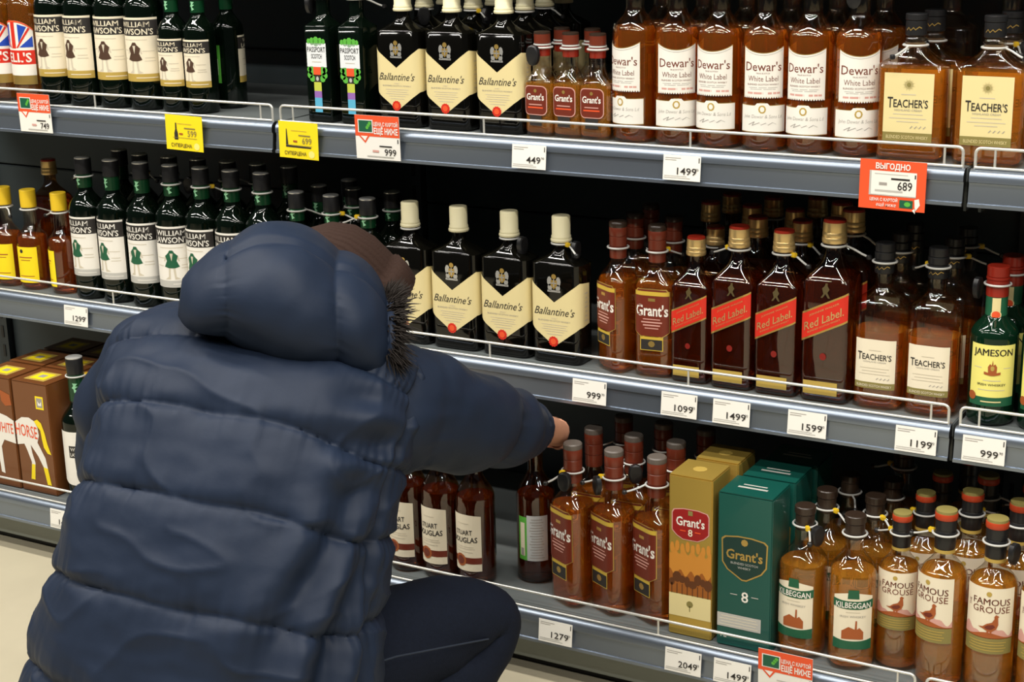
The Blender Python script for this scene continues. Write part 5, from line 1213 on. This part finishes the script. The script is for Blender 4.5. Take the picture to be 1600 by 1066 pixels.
def yellow_print(price):
    def f(c, w, h):
        d = Decal(flat_front(0.0)); d.text(price, w * 0.22, h * 0.0, h * 0.17, OLIVE, w * 0.24, 0.006); d.text('СУПЕРЦЕНА', -w * 0.08, -h * 0.36, h * 0.10, INK, w * 0.56, 0.01)
        d.line(w * 0.16, h * 0.14, w * 0.30, h * 0.035, OLIVE); d.line(-w * 0.08, -h * 0.03, w * 0.10, h * 0.05, RUST); d.line(w * 0.02, -h * 0.14, w * 0.66, h * 0.012, OLIVE); d.line(w * 0.02, h * 0.26, w * 0.40, h * 0.012, OCHRE)
        obj('lettering', d.mesh('yellow_letters'), c)
        d = Decal(flat_front(0.0)); d.poly([(-0.35, -0.2), (-0.22, -0.2), (-0.22, -0.02), (-0.26, 0.10), (-0.265, 0.28), (-0.305, 0.28), (-0.31, 0.10), (-0.35, -0.02)], INK, 0.0005, (0, 0), h) if price == '599' else d.poly([(-0.42, -0.2), (0.42, -0.2), (0.42, -0.16), (-0.34, -0.15), (-0.38, 0.30), (-0.40, 0.30)], INK, 0.0005, (0, 0), h)
        d.disc(w * 0.33, -h * 0.36, h * 0.10, h * 0.10, LEMON, 0.0004); obj('pictogram', d.mesh('pictogram'), c)
    return f
def red_print(c, w, h):
    d = Decal(flat_front(0.0)); d.strip(-w * 0.35, w * 0.36, -h * 0.22, h * 0.28, GREYP, 0.0003, 1); d.strip(-w * 0.32, w * 0.36, -h * 0.20, h * 0.28, PAPER, 0.0005, 1); d.strip(w * 0.12, w * 0.32, -h * 0.44, -h * 0.28, CARDG, 0.0005, 1); d.disc(w * 0.24, -h * 0.36, w * 0.05, h * 0.05, LEAF, 0.0007, 8)
    d.poly([(0.36, -0.20), (0.43, -0.18), (0.45, -0.28), (0.38, -0.38), (0.38, -0.33), (0.33, -0.37), (0.38, -0.42)], PAPER, 0.0005, (0, 0), w * 0.95); obj('insert', d.mesh('insert'), c)
    d = Decal(flat_front(0.0)); d.text('ВЫГОДНО', 0, h * 0.38, h * 0.11, PAPER, w * 0.52, 0.03); d.text('689', w * 0.19, h * 0.0, h * 0.17, INK, w * 0.22, 0.01); d.line(w * 0.12, h * 0.13, w * 0.28, h * 0.04, INK); d.line(-w * 0.14, h * 0.02, w * 0.12, h * 0.06, GREYINK); d.line(-w * 0.02, h * 0.22, w * 0.5, h * 0.015, GREYP); d.line(-w * 0.05, -h * 0.12, w * 0.42, h * 0.04, GREYP); d.line(w * 0.34, h * 0.2, w * 0.02, h * 0.08, INK)
    d.text('ЦЕНА С КАРТОЙ', -w * 0.12, -h * 0.30, h * 0.06, PAPER, w * 0.42, 0.02); d.text('ещё ниже', -w * 0.08, -h * 0.40, h * 0.07, PAPER, w * 0.30, 0.0, 0.2); obj('lettering', d.mesh('red_letters'), c)
for x, k, price, lab in ((0.530, 1, '449', 'white price card reading 449 below the small badge-label bottles'), (0.805, 1, '1499', 'white price card reading 1499 below the white scalloped labels'), (-0.528, 2, '1299', 'white price card on middle shelf rail left of the person'),
                         (0.638, 2, '999', 'white price card reading 999 just right of the reaching sleeve'), (0.803, 2, '1099', 'white price card reading 1099 under the smallest slanted red label'), (0.895, 2, '1499', 'white price card reading 1499 under the second slanted red label'), (1.023, 2, '1599', 'white price card reading 1599 under the largest slanted red label'), (1.197, 2, '1199', 'white price card reading 1199 under the two sunburst bottles'), (1.300, 2, '999', 'white price card reading 999 under the lemon-label bottles'),
                         (-0.506, 3, '1490', 'white price card on bottom shelf rail beside the jacket hem'), (0.628, 3, '1279', 'white price card reading 1279 beside the knee'), (0.864, 3, '2049', 'white price card reading 2049 under the gold carton'), (0.950, 3, '1499', 'white price card reading 1499 under the green carton')):
    card(x, k, -0.0265, 0.064, 0.040, lab, PAPER, white_print(price))
card(-0.582, 1, -0.011, 0.086, 0.076, 'red-headed price card under the flag-label bottles', PAPER, promo_print('749'), tilt=0.02, yo=0.0235)
card(0.231, 1, -0.012, 0.092, 0.077, 'red-headed price card reading 999 under cream-capped bottles', PAPER, promo_print('999'), tilt=0.02, yo=0.0235)
card(1.040, 3, -0.008, 0.090, 0.077, 'red-headed price card under the green-banner bottles', PAPER, promo_print(None), tilt=0.02, yo=0.0235)
card(-0.204, 1, -0.029, 0.088, 0.066, 'yellow price card with bottle pictogram near the section joint', YELLOW, yellow_print('599'), rz=0.02, tilt=0.0, yo=0.0235)
card(0.060, 1, -0.027, 0.086, 0.066, 'yellow price card with black corner line under the ribbon-label bottles', YELLOW, yellow_print('699'), rz=0.02, tilt=0.0, yo=0.0235)
card(1.144, 1, -0.029, 0.100, 0.074, 'red framed price card reading 689 under the flat flasks', ORANGE, red_print, rz=0.01, tilt=0.0, yo=0.0235)
